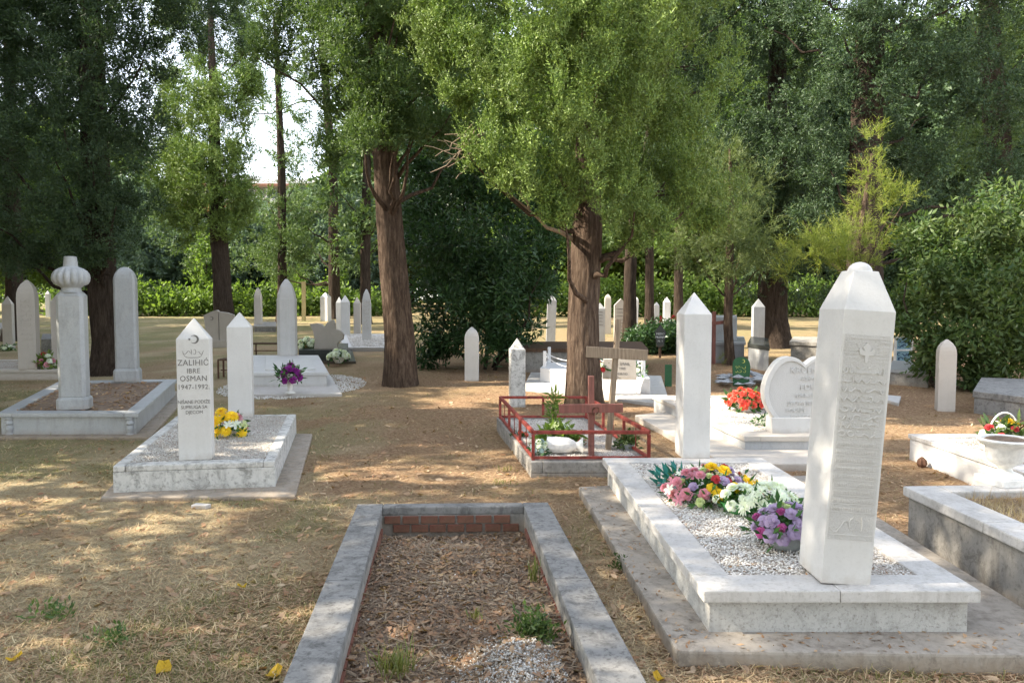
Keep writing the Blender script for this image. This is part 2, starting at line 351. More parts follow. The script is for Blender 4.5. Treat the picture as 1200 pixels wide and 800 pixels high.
def trunk_mesh(pts, rad, n=40, sub=6, fiss=.06, flare=.35, seed=0):
    pts = np.array(pts, float); t = np.linspace(0, len(pts) - 1, (len(pts) - 1) * sub * 3 + 1); i = np.minimum(t.astype(int), len(pts) - 2); f = (t - i)[:, None]
    c = pts[i] * (1 - f) + pts[i + 1] * f; r = np.interp(t, range(len(pts)), rad)
    a = np.linspace(0, 2 * np.pi, n, endpoint=False); h = c[:, 2] - c[0, 2]
    A, H = np.meshgrid(a, h); rr = r[:, None] * (1 + flare * np.exp(-H / .25) * (1 + .35 * np.sin(A * 5 + seed)))
    rr = rr * (1 + fiss * 2 * vn(A * 5 + seed * 7 + .4 * np.sin(H * 2), H * 1.6) + fiss * 1.3 * vn(A * 11, H * 5 + seed) + .12 * vn(A * 1.2 + 9, H * .9 + seed))
    rr[:, -1] = (rr[:, -2] + rr[:, 0]) / 2
    V = np.stack([c[:, 0, None] + rr * np.cos(A), c[:, 1, None] + rr * np.sin(A), c[:, 2, None] + 0 * rr], -1).reshape(-1, 3)
    m = len(h); q = []
    j, k = np.meshgrid(np.arange(m - 1), np.arange(n), indexing='ij'); j = j.ravel(); k = k.ravel(); k2 = (k + 1) % n
    me = mesh_np('trunk', V, np.stack([j * n + k, j * n + k2, (j + 1) * n + k2, (j + 1) * n + k], 1), 4); me.shade_smooth(); return me
def limbs(parent, specs, mat, base):              # specs: list of (start, end, r0)
    for (a, b, r0) in specs:
        a = Vector(a) - base; b = Vector(b) - base; pts = []; rad = []
        for k in range(7):
            t = k / 6; p = a.lerp(b, t) + Vector((rnd.uniform(-1, 1), rnd.uniform(-1, 1), rnd.uniform(-1, 1))) * (.05 * (b - a).length if 0 < k else 0) + Vector((0, 0, -.10 * (b - a).length * math.sin(math.pi * t)))
            pts.append(p); rad.append(r0 * (1 - .85 * t) + .004)
        MB().tube(pts, rad, 7).build('limb', mat, parent, smooth=60)

def tree(name, label, base, tr, lobes, temps, lmat, bmat, k, sc0=(.8, 1.3), up=.5, inner=.55, seed=1, nl=8, group=None, cat='tree', fissure=.06, ntr=40, flare=.35):
    """tr: list of (x,y,z,r) of the trunk in world space; lobes in world space"""
    b = Vector(base); t = thing(name, label, cat, b, group=group); g = np.random.default_rng(seed)
    if tr:
        link('trunk', trunk_mesh([(p[0] - b.x, p[1] - b.y, p[2] - b.z) for p in tr], [p[3] for p in tr], ntr, seed=seed, fiss=fissure, flare=flare), bmat, t)
    C, D = lobe_pts(lobes, k, g, inner, up)
    V, Fc = scatter(C - np.array(b), D, g.uniform(sc0[0], sc0[1], len(C)), temps, g)
    link('crown', mesh_np('crown', V, Fc), lmat, t)
    if nl and tr:
        rr = random.Random(seed); big = sorted(lobes, key=lambda q: q[2])[:]; rr.shuffle(big)
        sp_ = []
        for q in big[:nl]:
            zt = max(tr[0][2] + 1.4, q[2] - .5 - rr.random()); i = max(0, min(len(tr) - 2, next((j for j in range(len(tr) - 1) if tr[j + 1][2] >= zt), len(tr) - 2)))
            f = min(1, max(0, (zt - tr[i][2]) / (tr[i + 1][2] - tr[i][2]))); s_ = [tr[i][a] * (1 - f) + tr[i + 1][a] * f for a in range(4)]
            if q[2] < zt + .8: continue
            sp_.append((s_[:3], q[:3], max(.012, min(.05, s_[3] * .2))))
        limbs(t, sp_, bmat, b)
    return t
def plumes(lobes, n=8, seed=0, a=.42, b=.72, keep=.0, core=.5, q0=.75):
    g = np.random.default_rng(seed); out = []
    for (cx, cy, cz, rx, ry, rz) in lobes:
        if keep and g.random() < keep: out.append((cx, cy, cz, rx, ry, rz)); continue
        for _ in range(n):
            d = g.normal(size=3); d /= np.linalg.norm(d); q = q0 + .2 * g.random(); k = g.uniform(.75, 1.2)
            out.append((cx + d[0] * rx * q, cy + d[1] * ry * q, cz + d[2] * rz * q * .85, rx * a * k, rx * a * k, rz * b * k))
        if core: out.append((cx, cy, cz, rx * core, ry * core, rz * core))
    return out
def LB(u, v, Y, ru, rv=None, ry=None):
    p = AT(u, v, Y); s = S(p); rv = rv or ru; ry = ry or ru
    return (p.x, p.y, p.z, ru * s, ry * s, rv * s)
def copy_tree(o, loc, rz, scale=1.0, label=None):
    c = o.copy(); COL.objects.link(c); c.location = loc; c.rotation_euler = (0, 0, rz); c.scale = (scale,) * 3 if isinstance(scale, (int, float)) else scale
    if label: c['label'] = label
    for ch in list(o.children):
        d = ch.copy(); COL.objects.link(d); d.parent = c
    return c

# ================================================================== GROUND
def spacing(lo, hi, d0, gr):
    a = [0.0]
    while a[-1] < hi: a.append(a[-1] + d0 * (1 + gr * a[-1]))
    b = [0.0]
    while b[-1] > lo: b.append(b[-1] - d0 * (1 + gr * abs(b[-1])))
    return np.array(sorted(set(a + b)))
_oq = [P(300, 872, .12), P(796, 868, .12), P(642, 588, .12), P(419, 590, .12)]
def in_open(x, y, m=.10):
    t_ = (y - _oq[0].y) / (_oq[3].y - _oq[0].y); xl = _oq[0].x * (1 - t_) + _oq[3].x * t_; xr = _oq[1].x * (1 - t_) + _oq[2].x * t_
    return (x > xl + m) & (x < xr - m) & (y > _oq[0].y + m) & (y < _oq[3].y - m * .6)
def masks(x, y):
    r = x / np.maximum(y, 1.0)
    nd = 1 / (1 + np.exp(-(r + .27 + .12 * fbm(x * .8, y * .8)) * 14)) * (1 / (1 + np.exp(-(y - 4.6 + 1.6 * (r > .2)) * 1.6)))
    nd = np.clip(nd + .55 * (fbm(x * 1.1 + 30, y * 1.1) > .12), 0, 1) * np.where(y > 16, .8, 1)
    gr = np.clip((fbm(x * 1.3 + 7, y * 1.3 + 3) + .14) * 3.2, 0, .8) * (1 - nd * .85) * (.85 + 0 * x)
    gr = np.clip(gr + .35 * np.clip((y - 17) / 6, 0, 1), 0, .8)  # far strip made greener and darker, partly standing in for shade there
    return nd, gr
xs = spacing(-160, 160, .055, .40)
yy0 = spacing(-25, 260, .048, .34)
X, Y = np.meshgrid(xs, yy0); Z = G(X, Y); nr, nc = X.shape
Z = Z + np.where(np.hypot(X, Y) < 16, .010 * vn(X * 17, Y * 17) + .006 * vn(X * 31, Y * 31), 0)
Z = Z - .25 * in_open(X, Y)
V = np.stack([X, Y, Z], -1).reshape(-1, 3); jj, kk = np.meshgrid(np.arange(nr - 1), np.arange(nc - 1), indexing='ij'); q = (jj * nc + kk).ravel()
me = mesh_np('ground', V, np.stack([q, q + 1, q + nc + 1, q + nc], 1), 4); me.shade_smooth()
nd, gr = masks(X, Y); ca = me.color_attributes.new('mask', 'FLOAT_COLOR', 'POINT'); ca.data.foreach_set('color', np.stack([nd, gr, 0 * nd, 0 * nd + 1], -1).astype(np.float32).ravel())
tag(link('ground', me, GROUND), kind='structure')

def frustum_pts(n_, y0, y1, g, k=1.5, wid=.78):
    u = g.random(n_); e = 1 - k; Y = (y0 ** e + u * (y1 ** e - y0 ** e)) ** (1 / e); X = (g.random(n_) * 2 - 1) * (Y * wid + .3); return X, Y
def blades(name, n_, y0, y1, keep, L, W, tilt, mat, seed, label, k=1.6):
    g = np.random.default_rng(seed); X, Y = frustum_pts(n_, y0, y1, g, k); nd, gr = masks(X, Y); m = keep(nd, gr, g.random(n_)) & ~in_open(X, Y, .0); X, Y = X[m], Y[m]; nn = len(X)
    a = g.random(nn) * 6.283; el = np.abs(g.normal(size=nn)) * tilt; l = L * g.uniform(.5, 1.5, nn); w_ = W * g.uniform(.7, 1.3, nn) * (1 + np.maximum(0, Y - 6) * .12)
    Z = G(X, Y) + g.random(nn) * .012
    d = np.stack([np.cos(a) * np.cos(el), np.sin(a) * np.cos(el), np.sin(el)], 1); s_ = np.stack([-np.sin(a), np.cos(a), 0 * a], 1); p = np.stack([X, Y, Z], 1)
    bend = g.normal(size=(nn, 1)) * .15 * s_; mid = p + d * l[:, None] * .5 + bend * l[:, None]; tip = p + d * l[:, None] - np.array([0, 0, 1]) * (l * np.sin(el) * .25)[:, None]
    V = np.stack([p - s_ * w_[:, None] / 2, p + s_ * w_[:, None] / 2, mid + s_ * w_[:, None] * .4, mid - s_ * w_[:, None] * .4, tip], 1).reshape(-1, 3)
    b = np.arange(nn) * 5; Fc = np.concatenate([np.stack([b, b + 1, b + 2], 1), np.stack([b, b + 2, b + 3], 1), np.stack([b + 3, b + 2, b + 4], 1)])
    return tag(link(name, mesh_np(name, V, Fc), mat), label, kind='stuff')
blades('dry_straw', 120000, 2.2, 18, lambda nd, gr, r: r > nd * .75, .06, .0038, .3, L_ST, 1, 'pale dry straw lying over the ground')
blades('pine_needles', 100000, 2.2, 16, lambda nd, gr, r: r < nd * .9 + .2, .035, .0045, .15, L_ND, 2, 'brown needles and twig litter on the ground')
blades('green_grass', 110000, 2.2, 22, lambda nd, gr, r: r < gr * .9, .05, .003, .8, L_GR, 3, 'thin green and yellow grass in patches')
def leaf_litter(name, pts, size, mat, seed, label=None, parent=None, kind='stuff', zf=None):
    cheap = 'crumbs' in name
    if not parent: k_ = ~in_open(pts[0], pts[1], .0); pts = (pts[0][k_], pts[1][k_])
    g = np.random.default_rng(seed); X, Y = pts; nn = len(X); a = g.random(nn) * 6.283; s_ = size * g.uniform(.4, 1.3, nn); z = (zf or G)(X, Y) + .008
    D = np.stack([g.normal(size=nn) * .35, g.normal(size=nn) * .35, np.ones(nn)], 1)
    T = []
    for j in range(5):
        h = g.uniform(.05, .35); w_ = g.uniform(.25, .5)
        Vt = np.array([(-1, 0, 0), (-.35, w_, h * .6), (-.3, 0, 0), (-.35, -w_, h * .8), (.35, w_ * .9, h), (.4, 0, .05), (.35, -w_ * .8, h * .5), (1, 0, h * .8)]) * .5
        if cheap: T.append((np.array([(-1, -.1, 0), (0, -w_, h * .6), (1, .1, h), (.1, w_, 0)]) * .5, np.array([(0, 1, 2), (0, 2, 3)]))); continue
        T.append((Vt, np.array([(0, 2, 1), (0, 3, 2), (1, 2, 5), (1, 5, 4), (2, 3, 6), (2, 6, 5), (4, 5, 7), (5, 6, 7)])))
    V, Fc = scatter(np.stack([X, Y, z], 1), D, s_, T, g)
    if parent: V = V - np.array(MATW[parent.name].translation)
    return tag(link(name, mesh_np(name, V, Fc), mat, parent), label, kind=kind)
g_ = np.random.default_rng(11)
leaf_litter('fallen_leaves', frustum_pts(4800, 2.2, 15, g_, 1.5), .06, L_DL, 5, 'small dry brown leaves scattered on the ground')
leaf_litter('leaf_crumbs', frustum_pts(30000, 2.2, 15, g_, 1.6), .028, L_ND, 6, 'broken brown leaf and cone litter on the ground')
yl = petal('yellow_leaf', (.62, .42, .03), (.5, .3, .02))
for (u, v, s_, lab) in ((192, 788, .075, 'large yellow leaf lying at the bottom edge of the photo, left part'), (322, 792, .07, 'yellow leaf touching the outside of the dark concrete curb'), (283, 690, .045, 'small yellow leaf alone on the straw left of the open grave'),
                    (18, 775, .055, 'yellow leaf near the lower left corner of the photo'), (1046, 774, .05, 'yellow leaf at the front edge of the footing of the large white grave'), (771, 796, .05, 'yellow leaf by the right outer foot of the dark concrete curb')):
    p = P(u, v); z0 = float(G(p.x, p.y)) + .015
    mb = MB(); a0 = rnd.random() * 6; N = 9
    ring = [(s_ * .75 * math.cos(2 * math.pi * i / N) * (1 + .12 * (i % 2)), s_ * .55 * math.sin(2 * math.pi * i / N), .012 * math.sin(i * 1.7) + .012) for i in range(N)]
    mb.add([(0, 0, 0)] + ring, [(0, i + 1, (i + 1) % N + 1) for i in range(N)])
    o = mb.build('fallen_leaf', yl); o.location = (p.x, p.y, z0); o.rotation_euler = (0, -.2, a0); tag(o, lab, 'leaf', 'yellow leaves on the ground'); o.scale = (.75, .75, 1.0)

# ================================================================== STONES AND GRAVES
def bil(q, s, t):
    A, B, C, D = q; return (A.lerp(B, s)).lerp(D.lerp(C, s), t)
OCT = (np.array([(1, 0, 0), (-1, 0, 0), (0, .8, 0), (0, -.8, 0), (0, 0, .6), (0, 0, -.6)]) * .5, np.array([(0, 2, 4), (2, 1, 4), (1, 3, 4), (3, 0, 4), (2, 0, 5), (1, 2, 5), (3, 1, 5), (0, 3, 5)]))
PEB = []
for j in range(5):
    g = np.random.default_rng(90 + j); PEB.append((OCT[0] * g.uniform(.7, 1.2, (6, 1)), OCT[1]))
def pebbles(q, n_, size, mat, parent, h=.0, seed=3, name='gravel'):
    g = np.random.default_rng(seed); s_, t_ = g.random(n_), g.random(n_); A, B, C, D = (np.array(p) for p in q)
    p = (A * (1 - s_)[:, None] + B * s_[:, None]) * (1 - t_)[:, None] + (D * (1 - s_)[:, None] + C * s_[:, None]) * t_[:, None]; p[:, 2] += h + g.random(n_) * size * .5
    V, Fc = scatter(p - np.array(parent.location), g.normal(size=(n_, 3)) * .4 + np.array([0, 0, 1]), size * g.uniform(.6, 1.3, n_), PEB, g)
    return tag(link(name, mesh_np(name, V, Fc), mat, parent), kind='stuff')
def sheet(q, mat, parent, name, h=0, amp=.01, n_=30, seed=1, mound=0):
    V = []; 
    for j in range(n_ + 1):
        for i in range(n_ + 1):
            s_, t_ = i / n_, j / n_; p = bil(q, s_, t_); z = h + amp * 2 * float(vn(p.x * 14 + seed, p.y * 14)) + amp * 3 * float(vn(p.x * 4 + seed, p.y * 4)) + mound * math.sin(math.pi * s_) * math.sin(math.pi * min(1, t_ * 1.0))
            V.append(p + Vector((0, 0, z)))
    Fc = [(j * (n_ + 1) + i, j * (n_ + 1) + i + 1, (j + 1) * (n_ + 1) + i + 1, (j + 1) * (n_ + 1) + i) for j in range(n_) for i in range(n_)]
    return MB().add(V, Fc).build(name, mat, parent, world=True, smooth=80)
Q = lambda px, h: [P(u, v, h) for u, v in px]
def grave(name, label, q, H, bw, thick, over, capm, plm, pad=None, padh=.06, padm=None, bed=None, nside=1, group=None, bedh=-.02, bev=.006, cat='grave', plh=None, solid=False, joint='side'):
    """q: cap corners front-left, front-right, back-right, back-left (at their top). bw: border widths (l,r,f,b)"""
    c = sum(q, Vector()) / 4; c.z -= H; t = thing(name, label, cat, c)
    wl = (q[1] - q[0]).length; wb = (q[2] - q[1]).length; l, r, f, b = bw[0] / wl, 1 - bw[1] / wl, bw[2] / wb, 1 - bw[3] / wb; gp = .0015 / wl
    dn = lambda p, d: p - Vector((0, 0, d))
    def slab(s0, s1, t0, t1):
        top = [bil(q, s0, t0), bil(q, s1, t0), bil(q, s1, t1), bil(q, s0, t1)]
        MB().prism(top, [dn(p, thick) for p in top]).build('cap_stone', capm, t, world=True, bevel=bev)
    if solid:
        for i in range(nside): slab(0, 1, i / nside + (.0012 if i else 0), (i + 1) / nside)
    else:
        if joint == 'side':
            slab(l + gp, r - gp, 0, f); slab(l + gp, r - gp, b, 1)
            for s0, s1 in ((0, l), (r, 1)):
                for i in range(nside): slab(s0, s1, i / nside + (.0012 if i else 0), (i + 1) / nside)
        else:
            slab(0, .985 * .5, 0, f); slab(.985 * .5 + .002, 1, 0, f); slab(0, 1, b, 1)
            for s0, s1 in ((0, l), (r, 1)):
                for i in range(nside): a = f + .0012 + (b - f - .0024) * i / nside; slab(s0, s1, a + (.0012 if i else 0), f + (b - f - .0024) * (i + 1) / nside)
    o1, o2 = over / wl, over / wb
    O = [bil(q, o1, o2), bil(q, 1 - o1, o2), bil(q, 1 - o1, 1 - o2), bil(q, o1, 1 - o2)]
    if solid: I = None
    else: I = [bil(q, l - o1 * .3, f - o2 * .3), bil(q, r + o1 * .3, f - o2 * .3), bil(q, r + o1 * .3, b + o2 * .3), bil(q, l - o1 * .3, b + o2 * .3)]
    bh = H + .12
    if solid: MB().prism([dn(p, thick + .0005) for p in O], [dn(p, bh) for p in O]).build('plinth', plm, t, world=True, bevel=.004)
    else:
        mb = MB(); V = [dn(p, thick + .0005) for p in O] + [dn(p, thick + .0005) for p in I] + [dn(p, bh) for p in O] + [dn(p, bh) for p in I]; Fc = []
        for i in range(4):
            k = (i + 1) % 4; Fc += [(i, k, 4 + k, 4 + i), (8 + i, 8 + k, k, i), (4 + i, 4 + k, 12 + k, 12 + i), (8 + k, 8 + i, 12 + i, 12 + k)]
        mb.add(V, Fc).build('plinth', plm, t, world=True, bevel=.004)
        if bed: sheet([bil(q, l - .01, f - .01), bil(q, r + .01, f - .01), bil(q, r + .01, b + .01), bil(q, l - .01, b + .01)], bed, t, 'bed', bedh, .004)
    if pad:
        MB().prism([p for p in pad], [dn(p, padh + .12) for p in pad]).build('footing', padm or PAD, t, world=True, bevel=.012)
    return t, [bil(q, l, f), bil(q, r, f), bil(q, r, b), bil(q, l, b)]
def section(w_, d, ch=0.0):
    x, y = w_ / 2, d / 2
    if ch <= 0: return [(-x, -y), (x, -y), (x, y), (-x, y)]
    c = min(x, y) * ch; return [(-x + c, -y), (x - c, -y), (x, -y + c), (x, y - c), (x - c, y), (-x + c, y), (-x, y - c), (-x, -y + c)]
def stone_at(label, u, vb, vt, wpx, hb=0, kind='pyramid', mat=None, d=1.0, rz=0, lean=(0, 0), ch=0, sh=.86, base=None, name='gravestone', cat='gravestone', group='upright gravestones', bev=None, base_h=.11, base_w=1.14, smooth=0, panel=None):
    p = P(u, vb, hb); s = S(p); H = (vb - vt) * s; tf = (u - 600) / F; sd_ = math.sin(rz) + tf * math.cos(rz); W = wpx * s / (abs(math.cos(rz) - tf * math.sin(rz)) + d * abs(sd_)); D = W * d; p = p + Vector((math.cos(rz) * 0 + D * sd_ / 2, 0, 0)) + Vector((-math.sin(rz) * D / 2, math.cos(rz) * D / 2, 0)); p.z -= .0 if hb > 0 else .02
    mat = mat or MW; t = thing(name, label, cat, p, group=group, rot=(lean[1], lean[0], rz))
    z0 = 0
    if base: MB().loft([[(x, y, z) for x, y in section(W * k, D * k, ch)] for k, z in ((base_w, 0), (base_w, base_h * .8), (1.02, base_h))]).build('base', mat, t, bevel=.005); z0 = base_h + .0005
    sec = lambda k, kk=None: section(W * k, D * (kk or k), ch); rg = [(1, z0), (1, H * sh)]
    if kind == 'pyramid': rg += [(.03, H)]
    elif kind == 'cap': rg += [(.50, H * .965)]
    elif kind == 'gothic': rg += [(1 - .5 * k ** 2 - .42 * k ** 4, H * (sh + (1 - sh) * k)) for k in (.25, .5, .75, .95, 1)]
    elif kind == 'dome': rg += [(max(.05, math.cos(k)), H * (sh + (1 - sh) * math.sin(k))) for k in (.25, .5, .75, 1.0, 1.2, 1.4, 1.53)]
    elif kind == 'taper': rg = [(1, z0), (1, H * .74), (.93, H * .755), (.90, H * .80), (.62, H * .91), (.34, H * .965), (.12, H)]
    elif kind == 'ledge': rg += [(1.0, H * sh + .004), (.82, H * (sh + .02)), (.72, H * (sh + .04)), (.03, H)]
    elif kind == 'slab': rg = [(1, z0), (1, H * sh)]
    if kind == 'slab':
        x = W / 2; MB().outline([(-x, 0), (x, 0), (x, H * sh), (0, H), (-x, H * sh)], -D / 2, D / 2).build('slab', mat, t, bevel=.005)
    elif kind == 'domeflat':      # rounded arch slab-like prism
        MB().loft([[(x * k, y * min(1, k + .0), z) for x, y in section(W, D, ch)] for k, z in rg]).build('shaft', mat, t)
    else:
        MB().loft([[(x * k, y * k, z) for x, y in section(W, D, ch)] for k, z in rg]).build('shaft', mat, t, bevel=bev if bev is not None else min(.006, W * .03), smooth=smooth)
    if kind == 'cap': MB().lathe([(.0001, H * .94)] + [(W * .235 * math.cos(k), H * .955 + (H * .045) * math.sin(k)) for k in (0, .3, .6, .9, 1.2, 1.45, 1.56)], n=20).build('finial', mat, t, smooth=50)
    return t, W, D, H
# --- text and carved marks (local, on the front face y=-D/2)
TXT = []
def text(t, s_, x, z, y, size, mat, ext=.0015, sx=1.0, name='inscription', space=1.0):
    cu = bpy.data.curves.new(name, 'FONT'); cu.body = s_; cu.size = size; cu.extrude = ext; cu.align_x = 'CENTER'; cu.resolution_u = 2; cu.space_character = space
    o = bpy.data.objects.new('tmp', cu); COL.objects.link(o); TXT.append((o, t, x, z, y, sx, mat, name))
def flush_text():
    bpy.context.view_layer.update(); dg = bpy.context.evaluated_depsgraph_get()
    for (o, t, x, z, y, sx, mat, name) in TXT:
        me = bpy.data.meshes.new_from_object(o.evaluated_get(dg)); me.materials.clear()
        for v in me.vertices: c = v.co.copy(); v.co = (x + c.x * sx, y - c.z, z + c.y)
        cu = o.data; bpy.data.objects.remove(o); bpy.data.curves.remove(cu); me.name = name; link(name, me, mat, t)
    TXT.clear()
def ribbon(mb, pts, w_, y, h):
    pts = [Vector(p) for p in pts]; L = []; Rr = []
    for i, p in enumerate(pts):
        d = (pts[min(i + 1, len(pts) - 1)] - pts[max(i - 1, 0)]); d = Vector((-d.y, d.x)).normalized() * w_ / 2 * (1 - .6 * abs(2 * i / (len(pts) - 1) - 1) ** 2); L.append(p + d); Rr.append(p - d)
    k = len(pts); V = [(p.x, y - h, p.y) for p in L] + [(p.x, y - h, p.y) for p in Rr] + [(p.x, y + .001, p.y) for p in L] + [(p.x, y + .001, p.y) for p in Rr]
    Fc = []
    for i in range(k - 1): Fc += [(i, i + 1, k + i + 1, k + i), (2 * k + i, 2 * k + i + 1, i + 1, i), (k + i, k + i + 1, 3 * k + i + 1, 3 * k + i)]
    mb.add(V, Fc + [(0, k, 3 * k, 2 * k), (k - 1, 3 * k - 1, 4 * k - 1, 2 * k - 1)])
def script_rows(mb, x0, x1, z0, z1, rows, y, h, r, w_=.005, curly=1.0):
    rh = (z1 - z0) / rows
    for j in range(rows):
        zc = z1 - rh * (j + .5); x = x0
        while x < x1 - rh * .4:
            L = rh * r.uniform(.5, 1.5) ; L = min(L, x1 - x); typ = r.random(); n_ = 6
            if typ < .45: ribbon(mb, [(x + L * k / n_, zc - rh * .12 * curly + rh * .3 * curly * math.sin(3.14 * 2 * k / n_ + typ * 9) * (.5 + k / n_ * .5)) for k in range(n_ + 1)], w_, y, h)
            elif typ < .7: ribbon(mb, [(x + L * .3 + L * .35 * math.cos(a), zc + rh * .32 * math.sin(a)) for a in [q_ * .8 + typ * 20 for q_ in range(7)]], w_, y, h)
            elif typ < .88: ribbon(mb, [(x + L * .2 + rh * .04 * math.sin(k), zc - rh * .36 + rh * .75 * k / 4) for k in range(5)], w_, y, h); L = rh * .32
            else: ribbon(mb, [(x + L * .1, zc + rh * .3), (x + L * .2, zc + rh * .36), (x + L * .35, zc + rh * .3)], w_ * 1.2, y, h); ribbon(mb, [(x, zc - rh * .2), (x + L * .5, zc - rh * .25), (x + L, zc - rh * .15)], w_, y, h)
            x += L * .85 + rh * .08
def crescent(mb, cx, cz, r, y, h, flip=1):
    o = [(cx + r * math.cos(a), cz + r * math.sin(a)) for a in np.linspace(-2.35, 2.35, 16)]; i = [(cx - r * .22 + r * .78 * math.cos(a), cz + r * .8 * math.sin(a)) for a in np.linspace(2.2, -2.2, 14)]
    mb.outline(o + i, y - h, y + .001)
def star(mb, cx, cz, r, y, h):
    mb.outline([(cx + (r if k % 2 == 0 else r * .42) * math.cos(k * math.pi / 5 + .9), cz + (r if k % 2 == 0 else r * .42) * math.sin(k * math.pi / 5 + .9)) for k in range(10)], y - h, y + .001)

# --- flowers
def petal_mesh(name, rings, mat, cup=.5, centre=None):
    V = []; Fc = []
    for (cnt, r0, L, W_, el, z) in rings:
        for i in range(cnt):
            a = 2 * math.pi * (i + rnd.random() * .4) / cnt; e = el + rnd.uniform(-.12, .12); ca, sa = math.cos(a), math.sin(a); k = len(V)
            for (t, ww) in ((0, .35), (.45, 1), (.8, .85), (1, .25)):
                ee = e * (1 - .3 * t) ; rr = r0 + L * t * math.cos(ee); zz = z + L * t * math.sin(ee) - .12 * L * t * t
                for sgn in (-1, 1):
                    V.append((rr * ca - sgn * W_ * ww / 2 * sa, rr * sa + sgn * W_ * ww / 2 * ca, zz + .06 * L * (abs(sgn) * ww) * cup))
            Fc += [(k, k + 1, k + 3, k + 2), (k + 2, k + 3, k + 5, k + 4), (k + 4, k + 5, k + 7, k + 6)]
    me = bpy.data.meshes.new(name); me.from_pydata(V, [], Fc); me.materials.append(mat); me.shade_smooth(); return me
ROSE = [(6, .08, .5, .5, .25, 0), (5, .06, .45, .45, .75, .05), (4, .03, .4, .38, 1.1, .08), (3, .0, .36, .3, 1.35, .1)]
DAISY = [(14, .08, .46, .12, .15, 0), (12, .06, .4, .11, .45, .03), (9, .03, .28, .1, .9, .05)]
LILY = [(6, .03, .55, .26, .45, 0), (3, .0, .3, .1, 1.2, 0)]
MUM = [(16, .1, .42, .13, .05, 0), (14, .08, .38, .13, .4, .06), (12, .05, .32, .12, .75, .1), (8, .02, .26, .12, 1.15, .12)]
FM = {}
def fm(shape, colr):
    k = shape + colr
    if k not in FM: FM[k] = petal_mesh(shape, dict(rose=ROSE, daisy=DAISY, lily=LILY, chrysanthemum=MUM)[shape], PT[colr])
    return FM[k]
def bouquet(name, label, p, rad, ht, pot, flowers, seed, lm=None, nleaf=60, leafL=.10, z0=.06, group='flowers laid on the graves', cat='flowers', low=.15, ysc=.8):
    t = thing(name, label, cat, p, group=group); r = random.Random(seed); g = np.random.default_rng(seed)
    if pot:
        prof, pm, pn = pot; MB().lathe(prof, n=20).build(pn, pm, t, smooth=50); z0 = prof[-1][1] * .8
    pos = []
    for (shape, colr, cnt, size, reg) in flowers:
        for _ in range(cnt):
            best = None
            for __ in range(14):
                a = r.uniform(*reg) if reg else r.uniform(0, 6.283); e = math.asin(r.uniform(low, 1)); q_ = Vector((math.cos(a) * math.cos(e) * rad, math.sin(a) * math.cos(e) * rad * ysc, math.sin(e) * ht)) * r.uniform(.85, 1.08)
                dm = min([(q_ - o).length for o in pos] + [9])
                if best is None or dm > best[0]: best = (dm, q_)
            q_ = best[1]; pos.append(q_); d = Vector((q_.x / rad, q_.y / rad - .25, q_.z / ht + .25)).normalized()
            link(shape, fm(shape, colr), None, t, q_ + Vector((0, 0, z0)), d.to_track_quat('Z', 'Y').to_euler(), size * r.uniform(.85, 1.15))
    T = [T_leaf(200 + seed + i, 5, leafL, leafL * .32, leafL * .6, .4) for i in range(3)]
    d = g.normal(size=(nleaf, 3)); d[:, 2] = np.abs(d[:, 2]) * .8; d /= np.linalg.norm(d, axis=1, keepdims=True); C = d * g.uniform(.35, .97, (nleaf, 1)) * np.array([rad, rad * ysc, ht]) + np.array([0, 0, z0 - .01])
    V, Fc = scatter(C, d, g.uniform(.7, 1.2, nleaf), T, g); tag(link('foliage', mesh_np('foliage', V, Fc), lm or L_FG, t), kind='stuff')
    return t
POTW = lambda h, r: ([(r * .6, 0), (r * .62, .01), (r * .85, h * .5), (r, h), (r * 1.05, h * 1.02), (r * .9, h * .98)], CER, 'pot')

# ---------- 1. open grave with dark concrete curb (front)
H = .12
q = [P(300, 872, H), P(796, 868, H), P(642, 588, H), P(419, 590, H)]
t, inn = grave('open_grave', 'open grave of dark lichened concrete curbs with bare dry soil inside, nearest the camera', q, H, (.185, .185, .18, .10), .055, .012, CD, CR, nside=2, bev=.008)
c0 = t.location.copy()
def soilz(x, y): return -.045 + .10 * np.exp(-((x - .03) ** 2 / .05 + (y - 3.05) ** 2 / .22)) - .055 * np.clip((np.asarray(y) - 4.6) / .6, 0, 1) + .03 * fbm(np.asarray(x) * 4, np.asarray(y) * 4) + .012 * vn(np.asarray(x) * 22, np.asarray(y) * 22) + .02
A, B, C, D = inn; n_ = 90; V = []
for j in range(n_ + 1):
    for i in range(n_ + 1):
        p = bil([A + Vector((-.03, -.03, 0)), B + Vector((.03, -.03, 0)), C + Vector((.03, .03, 0)), D + Vector((-.03, .03, 0))], i / n_, j / n_); V.append((p.x, p.y, float(soilz(p.x, p.y))))
MB().add(V, [(j * (n_ + 1) + i, j * (n_ + 1) + i + 1, (j + 1) * (n_ + 1) + i + 1, (j + 1) * (n_ + 1) + i) for j in range(n_) for i in range(n_)]).build('soil', SOIL, t, world=True, smooth=80)
def inner_pts(n_, g, t0=0, t1=1, s0=0, s1=1):
    s_ = s0 + g.random(n_) * (s1 - s0); t_ = t0 + g.random(n_) * (t1 - t0); A_, B_, C_, D_ = (np.array(p) for p in inn)
    p = (A_ * (1 - s_)[:, None] + B_ * s_[:, None]) * (1 - t_)[:, None] + (D_ * (1 - s_)[:, None] + C_ * s_[:, None]) * t_[:, None]; return p[:, 0], p[:, 1]
